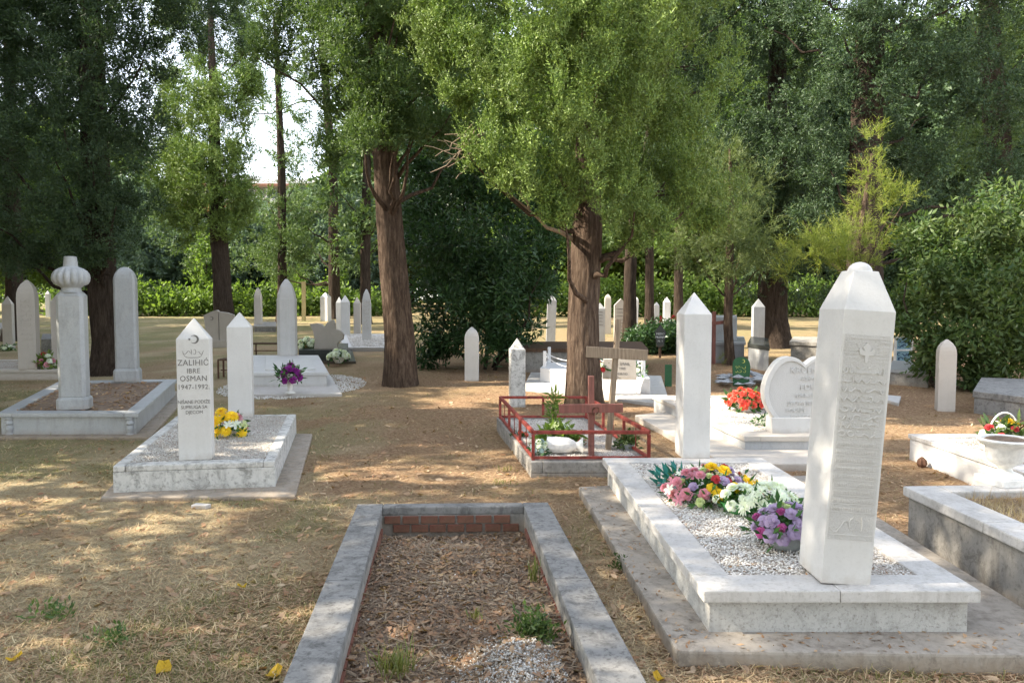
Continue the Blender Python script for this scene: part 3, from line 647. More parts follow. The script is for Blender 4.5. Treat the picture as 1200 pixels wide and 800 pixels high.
# bricks along the inner faces
bm_brick = MB().box((0, 0, 0), (.115, .03, .052)).build('brick', BRK, t, bevel=.004); bme = bm_brick.data; bpy.data.objects.remove(bm_brick)
def brick_row(a, b, z, off):
    d = b - a; L = d.length; ang = math.atan2(d.y, d.x); x = .06 + off
    while x < L - .05:
        p = a.lerp(b, x / L); link('brick', bme, None, t, (p.x - c0.x + rnd.uniform(-.003, .003), p.y - c0.y + rnd.uniform(-.003, .003), z - c0.z), (rnd.uniform(-.02, .02), 0, ang + rnd.uniform(-.02, .02)), (rnd.uniform(.93, 1.0), 1, 1)); x += .125
for z in (.034, -.026):
    brick_row(D + Vector((.01, .006, 0)), C + Vector((-.01, .006, 0)), z, 0 if z > 0 else .06)
for z in (-.026,):
    brick_row(A + Vector((-.008, .0, 0)), D + Vector((-.008, 0, 0)), z, .0 if z > 0 else .06); brick_row(B + Vector((.008, 0, 0)), C + Vector((.008, 0, 0)), z, .0 if z > 0 else .06)
g = np.random.default_rng(31); X, Y = inner_pts(7000, g); _u = None; a = g.random(7000) * 6.283; l = .06 * g.uniform(.4, 1.8, 7000); Z = soilz(X, Y) + g.random(7000) * .02; el = g.normal(size=7000) * .16
p = np.stack([X, Y, Z], 1) - np.array(c0); d = np.stack([np.cos(a), np.sin(a), np.sin(el)], 1); s_ = np.stack([-np.sin(a), np.cos(a), 0 * a], 1) * .0016
Vv = np.stack([p - s_, p + s_, p + d * l[:, None] * .5 + s_ * 4 * g.normal(size=(7000, 1)), p + d * l[:, None]], 1).reshape(-1, 3); b4 = np.arange(7000) * 4
tag(link('dead_grass', mesh_np('dead_grass', Vv, np.concatenate([np.stack([b4, b4 + 1, b4 + 2], 1), np.stack([b4 + 1, b4 + 3, b4 + 2], 1)])), L_DG, t), kind='stuff')
leaf_litter('leaf_litter', inner_pts(1500, g), .05, L_DL, 8, parent=t, zf=soilz)
leaf_litter('leaf_crumbs', inner_pts(9000, g), .024, L_ND, 9, parent=t, zf=soilz)
X, Y = inner_pts(9000, g, .02, .3, .35, .92); k = np.exp(-((X - .06) ** 2 / .05 + (Y - 3.0) ** 2 / .12)) > g.random(9000); X, Y = X[k], Y[k]
V, Fc = scatter(np.stack([X, Y, soilz(X, Y) + g.random(len(X)) * .012], 1) - np.array(c0), g.normal(size=(len(X), 3)), g.uniform(.006, .02, len(X)), PEB, g)
tag(link('gravel_heap', mesh_np('gravel_heap', V, Fc), L_GG, t), kind='stuff')
X, Y = inner_pts(260, g, .1, 1); V, Fc = scatter(np.stack([X, Y, soilz(X, Y)], 1) - np.array(c0), g.normal(size=(260, 3)), g.uniform(.01, .028, 260), PEB, g)
tag(link('gravel', mesh_np('gravel', V, Fc), L_GV, t), kind='stuff')
for _ in range(16):       # long dry stalks
    X, Y = inner_pts(1, g); x, y = float(X[0]), float(Y[0]); a = rnd.random() * 6; L = rnd.uniform(.1, .32); pts = [Vector((x + math.cos(a) * L * k / 4, y + math.sin(a) * L * k / 4 + .02 * math.sin(k), float(soilz(x, y)) + .02 + .015 * math.sin(k * 2))) - c0 for k in range(5)]
    MB().tube(pts, .0035, 5).build('twig', WG, t, smooth=60)
def weed(label, u, v, h, L, n_, mat, kind='leafy', spread=.6, rad=.06, cat='weed', name='weed', group='green weeds and tufts'):
    p = P(u, v, h); t = thing(name, label, cat, p, group=group); g = np.random.default_rng(int(u)); 
    if kind == 'leafy': T = [T_leaf(i + 300, 16, .035, .012, .06, .6) for i in range(3)]; C = g.normal(size=(n_, 3)) * rad; C[:, 2] = np.abs(C[:, 2]) * L / rad * .6; V, Fc = scatter(C, np.tile([0, 0, 1.], (n_, 1)), g.uniform(.7, 1.2, n_), T, g)
    else:
        a = g.random(n_) * 6.283; sp_ = g.random(n_) * spread; C = g.normal(size=(n_, 3)) * rad * .5; C[:, 2] = 0; l = L * g.uniform(.5, 1.2, n_); d = np.stack([np.cos(a) * sp_, np.sin(a) * sp_, 1 - sp_ * .4], 1); s_ = np.stack([-np.sin(a), np.cos(a), 0 * a], 1) * .0025
        V = np.stack([C - s_, C + s_, C + d * l[:, None] * .6 + s_, C + d * l[:, None] * .6 - s_, C + d * l[:, None] * .95 + np.stack([np.cos(a) * .25, np.sin(a) * .25, 0 * a], 1) * l[:, None] * sp_[:, None]], 1).reshape(-1, 3); b = np.arange(n_) * 5
        Fc = np.concatenate([np.stack([b, b + 1, b + 2], 1), np.stack([b, b + 2, b + 3], 1), np.stack([b + 3, b + 2, b + 4], 1)])
    link('foliage', mesh_np('foliage', V, Fc), mat, t)
    if kind == 'leafy': MB().tube([(0, 0, -.01), (.004, 0, L * .4), (0, .004, L * .8)], .002, 5).build('stem', L_GR, t)
weed('round dark green feathery weed in the soil of the open grave', 626, 752, .02, .10, 60, L_RB, rad=.035)
weed('narrow bright green weed against the right inner side of the open grave', 626, 680, .03, .14, 34, L_GR, 'grass', .35, .03)
weed('dry yellow green grass tuft in the near left of the open grave', 462, 785, .02, .12, 120, L_GR, 'grass', .9, .08)
weed('small pale tuft in the middle of the open grave', 556, 722, .02, .05, 36, L_GR, 'grass', 1, .04)
weed('grey green herb on the dry lawn, lower left of the photo', 60, 722, 0, .03, 14, L_MD, rad=.04); weed('small grey green herb right of a larger one on the dry lawn', 132, 752, 0, .028, 11, L_MD, rad=.03)
weed('green weed at the left side of the footing of the large white grave', 726, 668, .0, .07, 7, L_RB, rad=.012)
weed('tiny green tuft on brown ground in front of the railed grave', 594, 552, 0, .07, 30, L_GR, 'grass', .9, .08); weed('tiny green tuft behind the open grave', 588, 566, 0, .05, 40, L_GR, 'grass', 1, .1)

# ---------- 2. large white grave on the right
H = .27
q = [P(825, 692, H), P(1150, 692, H), P(893, 536, H), P(706, 536, H)]
pad = [P(793, 762, .07), P(1290, 768, .07), P(950, 556, .07), P(678, 570, .07)]
t, inn2 = grave('white_grave', 'large white marble grave with a gravel bed on a wide concrete footing', q, H, (.17, .17, .20, .17), .055, .035, CAP, MSP, pad=pad, padh=.07, bed=GRAV, nside=2, joint='front')
pebbles(inn2, 17000, .016, L_GV, t, h=-.018)
leaf_litter('leaf_crumbs', (lambda: (lambda s_, t_: tuple(((np.array(inn2[0])[None] * (1 - s_) + np.array(inn2[1])[None] * s_) * (1 - t_) + (np.array(inn2[3])[None] * (1 - s_) + np.array(inn2[2])[None] * s_) * t_)[:, k] for k in (0, 1)))(g.random((900, 1)), g.random((900, 1))))(), .02, L_ND, 12, parent=t, zf=lambda x, y: 0 * x + .252)
leaf_litter('leaf_crumbs', (lambda a_, b_: tuple(np.array([list(bil(pad, i_, j_))[k] for i_, j_ in zip(a_, b_)]) for k in (0, 1)))(np.concatenate([g.random(150) * .12, g.random(200)]), np.concatenate([g.random(150), g.random(200) * .10])), .03, L_ND, 13, parent=t, zf=lambda x, y: Gs(y) + .064)
# near obelisk
GN = 'pale gravestones of the large white grave'
fl = P(962, 685, H); fr = P(1020, 685, H); ph = (fl + fr) / 2; W = (fr - fl).length; Dd = .27; s = S(ph)
t = thing('gravestone', 'tall white obelisk with carved panel and round knob on top, nearest gravestone', 'gravestone', ph + Vector((0, Dd / 2, 0)), rot=(R(-.6), R(3.9), 0), group=GN)
Hs = 321 * s * 1.0; Ht = 368 * s; ON = W
MB().loft([[(x * k, y * k, z) for x, y in section(W, Dd)] for k, z in ((1, 0), (1.03, Hs), (.5, Ht))]).build('shaft', MW2, t, bevel=.004)
MB().lathe([(.0001, Ht - .02)] + [(W * .245 * math.cos(k), Ht - .004 + W * .21 * math.sin(k)) for k in (0, .3, .6, .9, 1.2, 1.45, 1.56)], n=24).build('finial', MW2, t, smooth=50)
yf = -Dd / 2; px = lambda v: (685 - v) * s
mb = MB(); xw = W * .43
mb.box((0, yf - .002, (px(394) + px(625)) / 2 * 1.0), (xw * 2.02, .006, px(394) - px(625) + .0)) if False else None
y2 = yf * 1.02 - .001
for a_, b_ in (((-xw, px(626)), (xw, px(626))), ((-xw, px(396)), (xw, px(396)))): ribbon(mb, [a_, ((a_[0] + b_[0]) / 2, a_[1]), b_], .004, y2, .002)
rr = random.Random(4)
for z_ in [px(400) - k * .008 for k in range(8)] : ribbon(mb, [(-xw + k * .02 + rr.uniform(-.004, .004), z_ + rr.uniform(-.003, .003)) for k in range(3)], .0035, y2, .002); ribbon(mb, [(xw - k * .02, z_ + rr.uniform(-.003, .003)) for k in range(3)], .0035, y2, .002)
cz = px(412)                      # lily emblem
mb.outline([(-.006, cz - .045), (.006, cz - .045), (.008, cz - .015), (.03, cz - .012), (.036, cz + .008), (.028, cz + .018), (.020, cz + .006), (.012, cz + .006), (.016, cz + .022), (0, cz + .045), (-.016, cz + .022), (-.012, cz + .006), (-.020, cz + .006), (-.028, cz + .018), (-.036, cz + .008), (-.03, cz - .012), (-.008, cz - .015)], y2 - .004, y2 + .001)
script_rows(mb, -xw, xw, px(472), px(428), 4, y2, .004, rr, .004, .9)
script_rows(mb, -xw, xw, px(512), px(474), 4, y2, .004, rr, .004, 1.0)
for z_ in [px(402 + k * 4.2) for k in range(6)]:
    for x0 in (-xw, xw * .42): ribbon(mb, [(x0 + k * xw * .29, z_ + rr.uniform(-.003, .003)) for k in range(3)], .003, y2, .002)
for k in range(9):                # rows of small raised lettering
    zc = px(520 + k * 9.5); x = -xw
    while x < xw - .01:
        ww = rr.uniform(.006, .012); hh = .016
        for (ax, bx) in ((0, 0), (ww * .8, ww * .8)): ribbon(mb, [(x + ax, zc - hh / 2), (x + bx + .0005, zc), (x + bx, zc + hh / 2)], .0028, y2, .0022)
        if rr.random() < .7: ribbon(mb, [(x, zc + rr.choice((-hh / 2, 0, hh / 2))), (x + ww * .4, zc + rr.uniform(-.004, .004)), (x + ww * .8, zc)], .0028, y2, .0022)
        x += ww + .005
    ribbon(mb, [(-xw, zc - .0125), (0, zc - .0122), (xw, zc - .0125)], .002, y2, .0022)
script_rows(mb, -xw, xw, px(624), px(602), 1, y2, .003, rr, .005, 1.5)
mb.v = [(x, y_ + (yf * .03 * (z_ / Hs)) - yf * .02, z_) for x, y_, z_ in mb.v]
mb.build('raised_writing', MW2, t, kind='stuff')
MB().loft([[(x, yf * (1 + .03 * z_ / Hs) - .0012 * o_, z_) for x, z_, o_ in ((-xw * 1.06, zz, 1), (xw * 1.06, zz, 1), (xw * 1.06, zz, -1), (-xw * 1.06, zz, -1))] for zz in (px(632), px(392))]).build('carved_panel', PNL, t)
stone_at('white obelisk with plain pointed top behind the flowers of the large white grave', 811, 537, 343, 42, .27, 'pyramid', MW2, 1.15, rz=R(2), sh=.87, group=GN)

# flower arrangements on it
TAU = 6.283
bouquet('mixed_bouquet', 'wide bouquet of pink, violet, yellow and red artificial roses on white gravel', P(832, 588, .25), .30, .19, None,
        [('rose', 'pink', 16, .07, (1.2, 4.4)), ('rose', 'violet', 12, .065, None), ('rose', 'yellow', 9, .075, (-2.4, .3)), ('rose', 'red', 8, .065, (-1.6, .8)), ('lily', 'white', 9, .085, (1, 4.0)), ('lily', 'pink', 8, .085, (1, 4.2)), ('rose', 'pale', 5, .05, None)], 1, nleaf=120, leafL=.065, z0=.03, low=.12)
bouquet('teal_leaf_bunch', 'bunch of teal artificial leaves at the left end of the mixed bouquet', P(792, 568, .25), .09, .07, None, [('rose', 'violet', 1, .06, None)], 2, lm=L_TE, nleaf=26, leafL=.10, z0=.01)
BOWL = lambda r, h, m: ([(r * .5, 0), (r * .55, .008), (r * .85, h * .5), (r, h), (r * 1.02, h), (r * .93, h * .9)], m, 'bowl')
bouquet('white_daisy_bowl', 'white daisies and roses in a bowl with green wrapping, right of the mixed bouquet', P(866, 601, .25), .14, .11, BOWL(.12, .075, GCEL), [('daisy', 'white', 12, .10, (-.9, 1.6)), ('rose', 'white', 6, .06, (-3.2, -1.2))], 3, nleaf=40, leafL=.05, low=.1)
bouquet('white_daisy_bouquet', 'white daisies lying between the wrapped bowl and the violet roses', P(902, 606, .25), .17, .15, None, [('daisy', 'white', 24, .10, None)], 5, nleaf=45, leafL=.055, z0=.05)
bouquet('violet_rose_bowl', 'large violet roses in a dark grey bowl beside the carved obelisk', P(921, 642, .25), .17, .14, BOWL(.13, .11, CERG), [('rose', 'violet', 26, .068, None), ('rose', 'magenta', 4, .05, (-3.4, -2)), ('lily', 'violet', 5, .085, (-2.2, .5)), ('rose', 'white', 3, .05, None), ('rose', 'pale', 3, .045, None)], 4, nleaf=55, leafL=.065, low=.0)
for u_, v_ in ((871, 616), (877, 627), (894, 636)): pass

# ---------- 3. railed grave with two crosses
H = .14
q = [P(622, 541, H), P(770, 541, H), P(690, 489, H), P(582, 489, H)]
t, inr = grave('railed_grave', 'small concrete grave with a gravel bed, inside a low red railing', q, H, (.10, .10, .12, .10), .10, .0, CR, CR, bed=GRAV, bedh=-.01, bev=.01)
pebbles(inr, 7000, .014, L_GV, t, h=-.008, seed=8)
rt = thing('red_railing', 'low rusty red metal railing round the small concrete grave', 'railing', (q[0] + q[2]) / 2)
e = [bil(q, .03, .03), bil(q, .955, .03), bil(q, .955, .97), bil(q, .03, .97)]; hh = .245
for i in range(4):
    a_, b_ = e[i], e[(i + 1) % 4]; up_ = Vector((0, 0, hh)); lo_ = Vector((0, 0, .022))
    MB().bar(a_ + up_, b_ + up_, .030, .030).build('top_rail', RED, rt, world=True, bevel=.003)
    MB().bar(a_ + lo_, b_ + lo_, .025, .025).build('bottom_rail', RED, rt, world=True, bevel=.003)
    MB().bar(a_ + Vector((0, 0, .001)), a_ + up_ - Vector((0, 0, .018)), .029, .029).build('post', RED, rt, world=True, bevel=.003)
    k = 2 if i % 2 else 1
    for j in range(1, k + 1):
        if i == 0: continue
        m_ = a_.lerp(b_, j / (k + 1)); MB().bar(m_ + Vector((0, 0, .035)), m_ + up_ - Vector((0, 0, .018)), .028, .028).build('post', RED, rt, world=True, bevel=.003)
    if i % 2:
        for j in range(3): m_ = a_.lerp(b_, (j + .5) / 3); MB().bar(m_ + Vector((0, 0, .035)), m_ + up_ - Vector((0, 0, .018)), .008, .008).build('rod', RED, rt, world=True)
# crosses
b0 = P(712, 527, .13); s = S(b0); t = thing('wooden_cross', 'tall weathered bare wood cross leaning slightly, behind the smaller painted cross', 'cross', b0)
tp = b0 + Vector((12 * s, .02, 153 * s)); MB().bar(b0 - Vector((0, 0, .05)), tp, 13 * s, .045, up=(1, 0, 0)).build('post', WG, t, world=True, bevel=.004)
cc = b0.lerp(tp, (527 - 413) / 153) + Vector((3 * s - 3 * s, -.0465, 0)); MB().bar(cc + Vector((-35 * s, 0, 1.5 * s)), cc + Vector((36 * s, 0, -2.5 * s)), .045, 12.5 * s).build('crossbar', WG, t, world=True, bevel=.004)
pd = b0.lerp(tp, (527 - 402) / 153) + Vector((0, -.03, 0)); k = 4 * s
mb = MB(); mb.outline([(pd.x - k, pd.z), (pd.x, pd.z - k * 1.1), (pd.x + k, pd.z), (pd.x, pd.z + k * 1.1)], pd.y - .006, pd.y + .004); mb.build('plaque', WB, t, world=True)
b0 = P(693, 534, .13); s = S(b0); t = thing('painted_cross', 'smaller red brown painted wooden cross inside the red railing', 'cross', b0)
tp = b0 + Vector((-1 * s, 0, 94 * s)); MB().bar(b0 - Vector((0, 0, .05)), tp, 10.5 * s, .05, up=(1, 0, 0)).build('post', WR, t, world=True, bevel=.004)
cc = b0.lerp(tp, (534 - 477) / 94) + Vector((0, -.05, 0)); MB().bar(cc + Vector((-38 * s, 0, -.5 * s)), cc + Vector((36 * s, 0, .5 * s)), .045, 10 * s).build('crossbar', WR, t, world=True, bevel=.004)
mb = MB()
for k in range(5): mb.tube([cc + Vector((.03 + .03 * math.cos(a + k), -.03, .035 * math.sin(a * 1.1 + k) - .02)) for a in np.linspace(0, 5.5, 12)], .002, 4)
mb.build('wire', RUST, t, world=True)
# plants and vases inside
bouquet('lily_plant', 'tall light green plant with pale blossoms inside the red railing', P(655, 522, .13), .15, .18, None, [('lily', 'pale', 14, .09, None), ('lily', 'white', 4, .08, None)], 21, lm=L_BR, nleaf=110, leafL=.13, z0=.02)
p = P(648, 515, .13); t = thing('leafy_shoot', 'single upright leafy shoot above the pale blossoms', 'plant', p); g = np.random.default_rng(3)
C = np.array([[.02 * math.sin(k), .0, .12 + k * .022] for k in range(16)]); V, Fc = scatter(C, np.tile([.1, 0, 1.], (16, 1)), np.ones(16) * .9, [T_leaf(5, 9, .11, .022, .05, .3)], g); link('foliage', mesh_np('foliage', V, Fc), L_BR, t); MB().tube([(0, 0, 0), (.01, 0, .25), (0, 0, .46)], .004, 5).build('stem', L_GR, t)
p = P(640, 531, .13); t = thing('fallen_vase', 'fluted white vase lying on its side behind the front red rail', 'vase', p + Vector((0, 0, .075)), rot=(0, R(90), R(-4)), group='vases')
MB().lathe([(.04, 0), (.078, .01), (.078, .1), (.072, .2), (.05, .25), (.032, .275), (.04, .29), (.075, .33), (.078, .335), (.02, .33)], n=36, rib=.06, ribn=24, ribz=(.01, .24)).build('vase_body', CER, t, smooth=40)
bouquet('blue_flower_bunch', 'bunch of faded blue artificial flowers by the near left post of the red railing', P(632, 533, .13), .075, .11, None, [('rose', 'blue', 9, .055, None), ('rose', 'white', 4, .05, None)], 23, nleaf=22, leafL=.06, z0=.02)
bouquet('orange_flower_bunch', 'low bunch of orange flowers under the left red rail', P(611, 512, .13), .08, .05, None, [('rose', 'coral', 4, .05, None)], 24, nleaf=20, leafL=.05, z0=.01)
bouquet('potted_plant', 'leafy plant in a grey square pot behind the tall wooden cross, right side', P(735, 527, .13), .09, .12, ([(.06, 0), (.062, .005), (.07, .06), (.074, .062), (.06, .058)], CERG, 'pot'), [('lily', 'pale', 5, .05, None)], 25, lm=L_RB, nleaf=60, leafL=.06)
bouquet('rust_flower_bunch', 'reddish brown dried flowers behind the fallen vase', P(676, 522, .13), .06, .09, None, [('rose', 'coral', 3, .045, None), ('rose', 'pink', 2, .045, None)], 26, lm=L_ND, nleaf=20, leafL=.05, z0=.03)

# ---------- 4. whitewashed grave, left
H = .24
q = [P(132, 546, H), P(322, 540, H), P(347, 485, H), P(207, 487, H)]
pad = [P(117, 583, .03), P(346, 581, .03), P(366, 508, .03), P(190, 505, .03)]
t, i4 = grave('whitewashed_grave', 'whitewashed concrete grave stained black along its rim, with a grit bed', q, H, (.09, .09, .13, .07), .05, .0, CW, CW, pad=pad, padh=.03, bed=GRAV, bedh=-.006, bev=.012)
pebbles(i4, 9000, .015, L_GG, t, h=-.004, seed=9)
GZ = 'gravestones of the whitewashed grave'
t, W, D, Hh = stone_at('white gravestone with crescent and dark lettering above a whitewashed grave', 231, 539, 373, 43, .24, 'pyramid', MW2, .62, rz=R(13), sh=.855, group=GZ)
y = -D / 2; s = S(Vector(t.location)); z = lambda v: (539 - v) * s
mb = MB(); crescent(mb, .012, z(399), 5 * s, y, .0012); star(mb, -3.6 * s, z(399), 1.8 * s, y, .0012); mb.build('crescent_and_star', INK, t)
mb = MB(); rr = random.Random(9); script_rows(mb, -11 * s, 11 * s, z(418), z(409), 1, y, .0012, rr, .004, 1.0)
ribbon(mb, [(-11.5 * s + k * 23 * s / 10, z(420) + 8 * s * abs(2 * k / 10 - 1) ** 6) for k in range(11)], .005, y, .0012); mb.build('calligraphy', INK, t)
for s_, v_, sz in (('ZALIHIĆ', 429, 9.5), ('IBRE', 438, 8), ('OSMAN', 447, 9), ('1947-1992.', 456.5, 8), ('NIŠANE PODIŽE', 473, 5.6), ('SUPRUGA SA', 479, 5.6), ('DJECOM', 485, 5.6)):
    text(t, s_, 0, z(v_), y - .0008, sz * s, INK, .0008, .92, space=1.05 if sz > 6 else .95)
stone_at('plain white gravestone with a pointed top at the back of the whitewashed grave', 283, 489, 366, 31, .24, 'pyramid', MW2, .8, rz=R(13), sh=.86, group=GZ)
bouquet('yellow_pink_bouquet', 'yellow chrysanthemums and pink flowers between the two stones of the whitewashed grave', P(266, 512, .23), .19, .20, POTW(.06, .09), [('chrysanthemum', 'yellow', 8, .125, (-2.4, -.4)), ('chrysanthemum', 'pink', 9, .11, (.3, 3.4)), ('lily', 'pale', 8, .09, None), ('lily', 'white', 3, .1, None)], 6, nleaf=40, leafL=.07, low=.05)
p = P(235, 594, 0); MB().prism([Vector(a_) for a_ in ((-.06, -.025, .022), (.05, -.03, .02), (.075, .01, .024), (-.045, .03, .026))], [Vector(a_) for a_ in ((-.06, -.025, -.01), (.05, -.03, -.01), (.075, .01, -.01), (-.045, .03, -.01))]).build('stone_chip', MW, bevel=.004)
o = bpy.data.objects['stone_chip']; o.location = p; tag(o, 'flat white stone chip on the lawn before the whitewashed grave', 'stone')

# ---------- 5. marble grave with turban stone, far left
H = .27
q = [P(-4, 484, H), P(162, 484, H), P(208, 444, H), P(70, 446, H)]
pad = [P(-14, 512, .03), P(176, 512, .03), P(224, 458, .03), P(60, 456, .03)]
t, i5 = grave('marble_grave', 'grey veined marble grave with turned corner balusters and a soil bed', q, H, (.16, .16, .20, .22), .045, .035, MWG, MWG, pad=pad, padh=.03, bed=SOIL, bedh=-.02, nside=2)
leaf_litter('leaf_litter', tuple(np.array([list(bil(i5, a, b))[k] for a, b in np.random.default_rng(5).random((500, 2))]) for k in (0, 1)), .06, L_DL, 14, parent=t, zf=lambda x, y: Gs(y) + .255)
for s_ in (.075, .93):
    p = bil(q, s_, 0); p = p + Vector((0, .03, -.047)); MB().lathe([(.04, -.21), (.04, -.185), (.03, -.175), (.034, -.15), (.045, -.125), (.034, -.10), (.03, -.09), (.044, -.07), (.034, -.045), (.03, -.035), (.04, -.02), (.04, -.002)], p, 16).build('baluster', MWG, t, world=True, smooth=50)
GT = 'grey marble stones of the grave with balusters'
t, W, D, Hh = stone_at('grey marble gravestone topped by a ribbed turban', 88, 480, 345, 40, .27, 'flat', MWG, .85, rz=R(15), sh=.985, ch=.3, base=True, base_h=.14, base_w=1.17, group=GT)
s = S(Vector(t.location)); y = -D / 2
MB().loft([[(x * k, yy * k, zz) for x, yy in section(W, D, .3)] for k, zz in ((1, Hh * .985 + .001), (.8, Hh + .02))]).build('neck', MWG, t)
ft = lambda L: [(a_ * s * (1.06 if a_ > 9 else 1), Hh + .022 + b_ * s) for a_, b_ in L]
MB().lathe(ft([(12, 0), (10, 1.5), (9.5, 5), (11.5, 7), (15.5, 9.5), (17.3, 13), (17.8, 17), (17.2, 21), (15, 25), (11.5, 28), (8, 29.6), (7.6, 30.2), (7.4, 34), (6.6, 41), (5.5, 41.5)]), n=84, rib=.16, ribn=14, ribz=(Hh + .022 + 8 * s, Hh + .022 + 26 * s)).build('turban', MWG, t, smooth=50)
mb = MB(); script_rows(mb, -W * .3, W * .3, Hh * .72, Hh * .93, 3, y, .003, random.Random(5), .006, 1.2); mb.build('carving', MWG, t)
stone_at('smooth grey marble gravestone with a round top and stepped base, right of the turban stone', 150, 447, 313, 30, .27, 'dome', MWG, .75, rz=R(15), sh=.87, ch=.25, base=True, base_h=.19, base_w=1.18, group=GT)
# far left group
q = [P(-60, 433, .18), P(84, 433, .18), P(76, 421, .18), P(-50, 421, .18)]
t, _ = grave('pale_grave', 'low pale grave ledge behind the marble grave at the left edge', q, .18, (.2, .2, .2, .2), .05, .03, MBE, MBE, bed=GRAV)
GL = 'pale gravestones at the left edge'
t, W, D, Hh = stone_at('beige gravestone with a curved point and a carved text panel, left edge', 35, 433, 328, 27, .18, 'gothic', MBE, .7, rz=R(13), sh=.80, group=GL)
mb = MB(); script_rows(mb, -W * .34, W * .34, Hh * .32, Hh * .79, 9, -D / 2, .005, random.Random(6), .008, 1.1); mb.build('carving', MBE, t)
stone_at('plain beige gravestone half hidden behind the turban stone', 76, 428, 338, 30, .18, 'pyramid', MBE, .7, rz=R(13), sh=.83, group=GL)
stone_at('small plain white gravestone at the far left edge with white flowers at its foot', 11, 409, 346, 15, 0, 'pyramid', MBE, .8, rz=R(13), sh=.85, group=GL)
bouquet('red_white_bouquet', 'red and white flowers between the two beige gravestones', P(54, 432, .18), .14, .2, POTW(.06, .08), [('rose', 'red', 4, .1, (2, 4)), ('rose', 'pink', 4, .09, None), ('rose', 'white', 3, .09, (-1, 1))], 31, nleaf=36, lm=L_BR, leafL=.12)
bouquet('white_flower_bunch', 'small white flowers at the foot of the leftmost gravestone', P(8, 411, 0), .16, .12, None, [('daisy', 'white', 8, .1, None)], 32, nleaf=22, z0=.02)
stone_at('distant white gravestone between the beige stone and the turban stone', 57, 372, 340, 7, 0, 'pyramid', MW, .8, sh=.88, group=GL)
q = [P(48, 397, .3), P(66, 397, .3), P(68, 391, .3), P(50, 391, .3)]; grave('dark_grave', 'low dark grave behind the beige gravestones', q, .3, (.1, .1, .1, .1), .05, .0, CD, CD, solid=True)
q = [P(122, 407, .25), P(140, 407, .25), P(140, 398, .25), P(124, 398, .25)]
q = [P(-30, 385, .3), P(14, 385, .3), P(18, 378, .3), P(-20, 378, .3)]; grave('distant_grave', 'distant low grey grave at the left edge', q, .3, (.1,) * 4, .06, .02, CR, CR, solid=True)

# ---------- 6. white grave with the tall eight sided stone
H = .27
q = [P(284, 437, H), P(385, 436, H), P(373, 416, H), P(290, 416, H)]
pad = [P(270, 462, .05), P(401, 461, .05), P(381, 430, .05), P(276, 430, .05)]
t, _ = grave('box_grave', 'white box grave with a pale tablet on top, behind the whitewashed grave', q, H, (.1,) * 4, .05, .03, MW, MW, pad=pad, padh=.05, padm=MW, solid=True)
tq = [bil(q, .26, .1), bil(q, .86, .1), bil(q, .86, .9), bil(q, .26, .9)]; MB().prism([p + Vector((0, 0, .02)) for p in tq], [p + Vector((0, 0, .001)) for p in tq]).build('tablet', MW2, t, world=True, bevel=.004)
g = np.random.default_rng(44); mm = 5000; a_ = g.random(mm) * 6.28; r_ = np.sqrt(g.random(mm)); c_ = P(345, 452, 0); X = c_.x + r_ * np.cos(a_) * 1.15; Y = c_.y + r_ * np.sin(a_) * 1.5
V, Fc = scatter(np.stack([X, Y, G(X, Y) + .012], 1), g.normal(size=(mm, 3)), g.uniform(.02, .035, mm), PEB, g); tag(link('white_gravel', mesh_np('white_gravel', V, Fc), L_GV), 'white gravel spread round the box grave', kind='stuff')
GO = 'white gravestones in the left background'
stone_at('tall eight sided white gravestone with a tapered point, standing on the box grave', 337, 418, 327, 27, .27, 'taper', MW, .95, sh=.78, ch=.5, group=GO)
t = bouquet('purple_flower_vase', 'purple flowers in a slender white vase in front of the box grave', P(340, 461, .05), .16, .19, ([(.075, 0), (.08, .012), (.035, .05), (.04, .1), (.075, .25), (.085, .3), (.07, .295)], CER, 'vase'), [('rose', 'purple', 15, .11, None)], 41, nleaf=40, low=-.2)
# flower shaped stone on black granite
q = [P(350, 410, .28), P(408, 410, .28), P(408, 402, .28), P(354, 402, .28)]; pad = [P(352, 423, .05), P(417, 423, .05), P(412, 408, .05), P(352, 408, .05)]
grave('granite_grave', 'black granite grave base under the flower shaped stone', q, .28, (.1,) * 4, .20, .0, GRA, GRA, pad=pad, padh=.05, padm=GRA, solid=True)
p = P(381, 409, .28); s = S(p); t = thing('flower_gravestone', 'grey stone cut in the outline of an open blossom on a black base', 'gravestone', p + Vector((0, .12, 0)))
pts = [(405, 320), (440, 316), (462, 322), (472, 334), (488, 312), (515, 298), (524, 318), (524, 344), (548, 350), (564, 368), (560, 392), (540, 405), (532, 415), (534, 437), (424, 437), (428, 390), (420, 352)]
MB().outline([((x - 480) * .25 * s, (437 - y_) * .25 * s) for x, y_ in pts][::-1], -.06, .06).build('slab', MBE, t, bevel=.008)
bouquet('white_rose_vase', 'white roses in a brass vase left of the flower shaped stone', P(361, 417, .1), .2, .2, ([(.06, 0), (.06, .2), (.08, .24), (.06, .235)], GOLD, 'vase'), [('rose', 'white', 10, .14, None)], 42, nleaf=26)
bouquet('white_rose_bowl', 'white roses in a round bowl in front of the black base', P(397, 425, .05), .2, .17, BOWL(.13, .12, CER), [('rose', 'white', 11, .15, None)], 43, nleaf=20)
q = [P(403, 407, .1), P(470, 407, .1), P(462, 391, .1), P(396, 391, .1)]; t, i_ = grave('low_white_grave', 'low white grave with three thin stones left of the middle tree', q, .1, (.2,) * 4, .05, .0, MW, MW, bed=GRAV); pebbles(i_, 2500, .04, L_GV, t, h=-.02)
q = [P(388, 396, .2), P(424, 396, .2), P(420, 384, .2), P(388, 384, .2)]
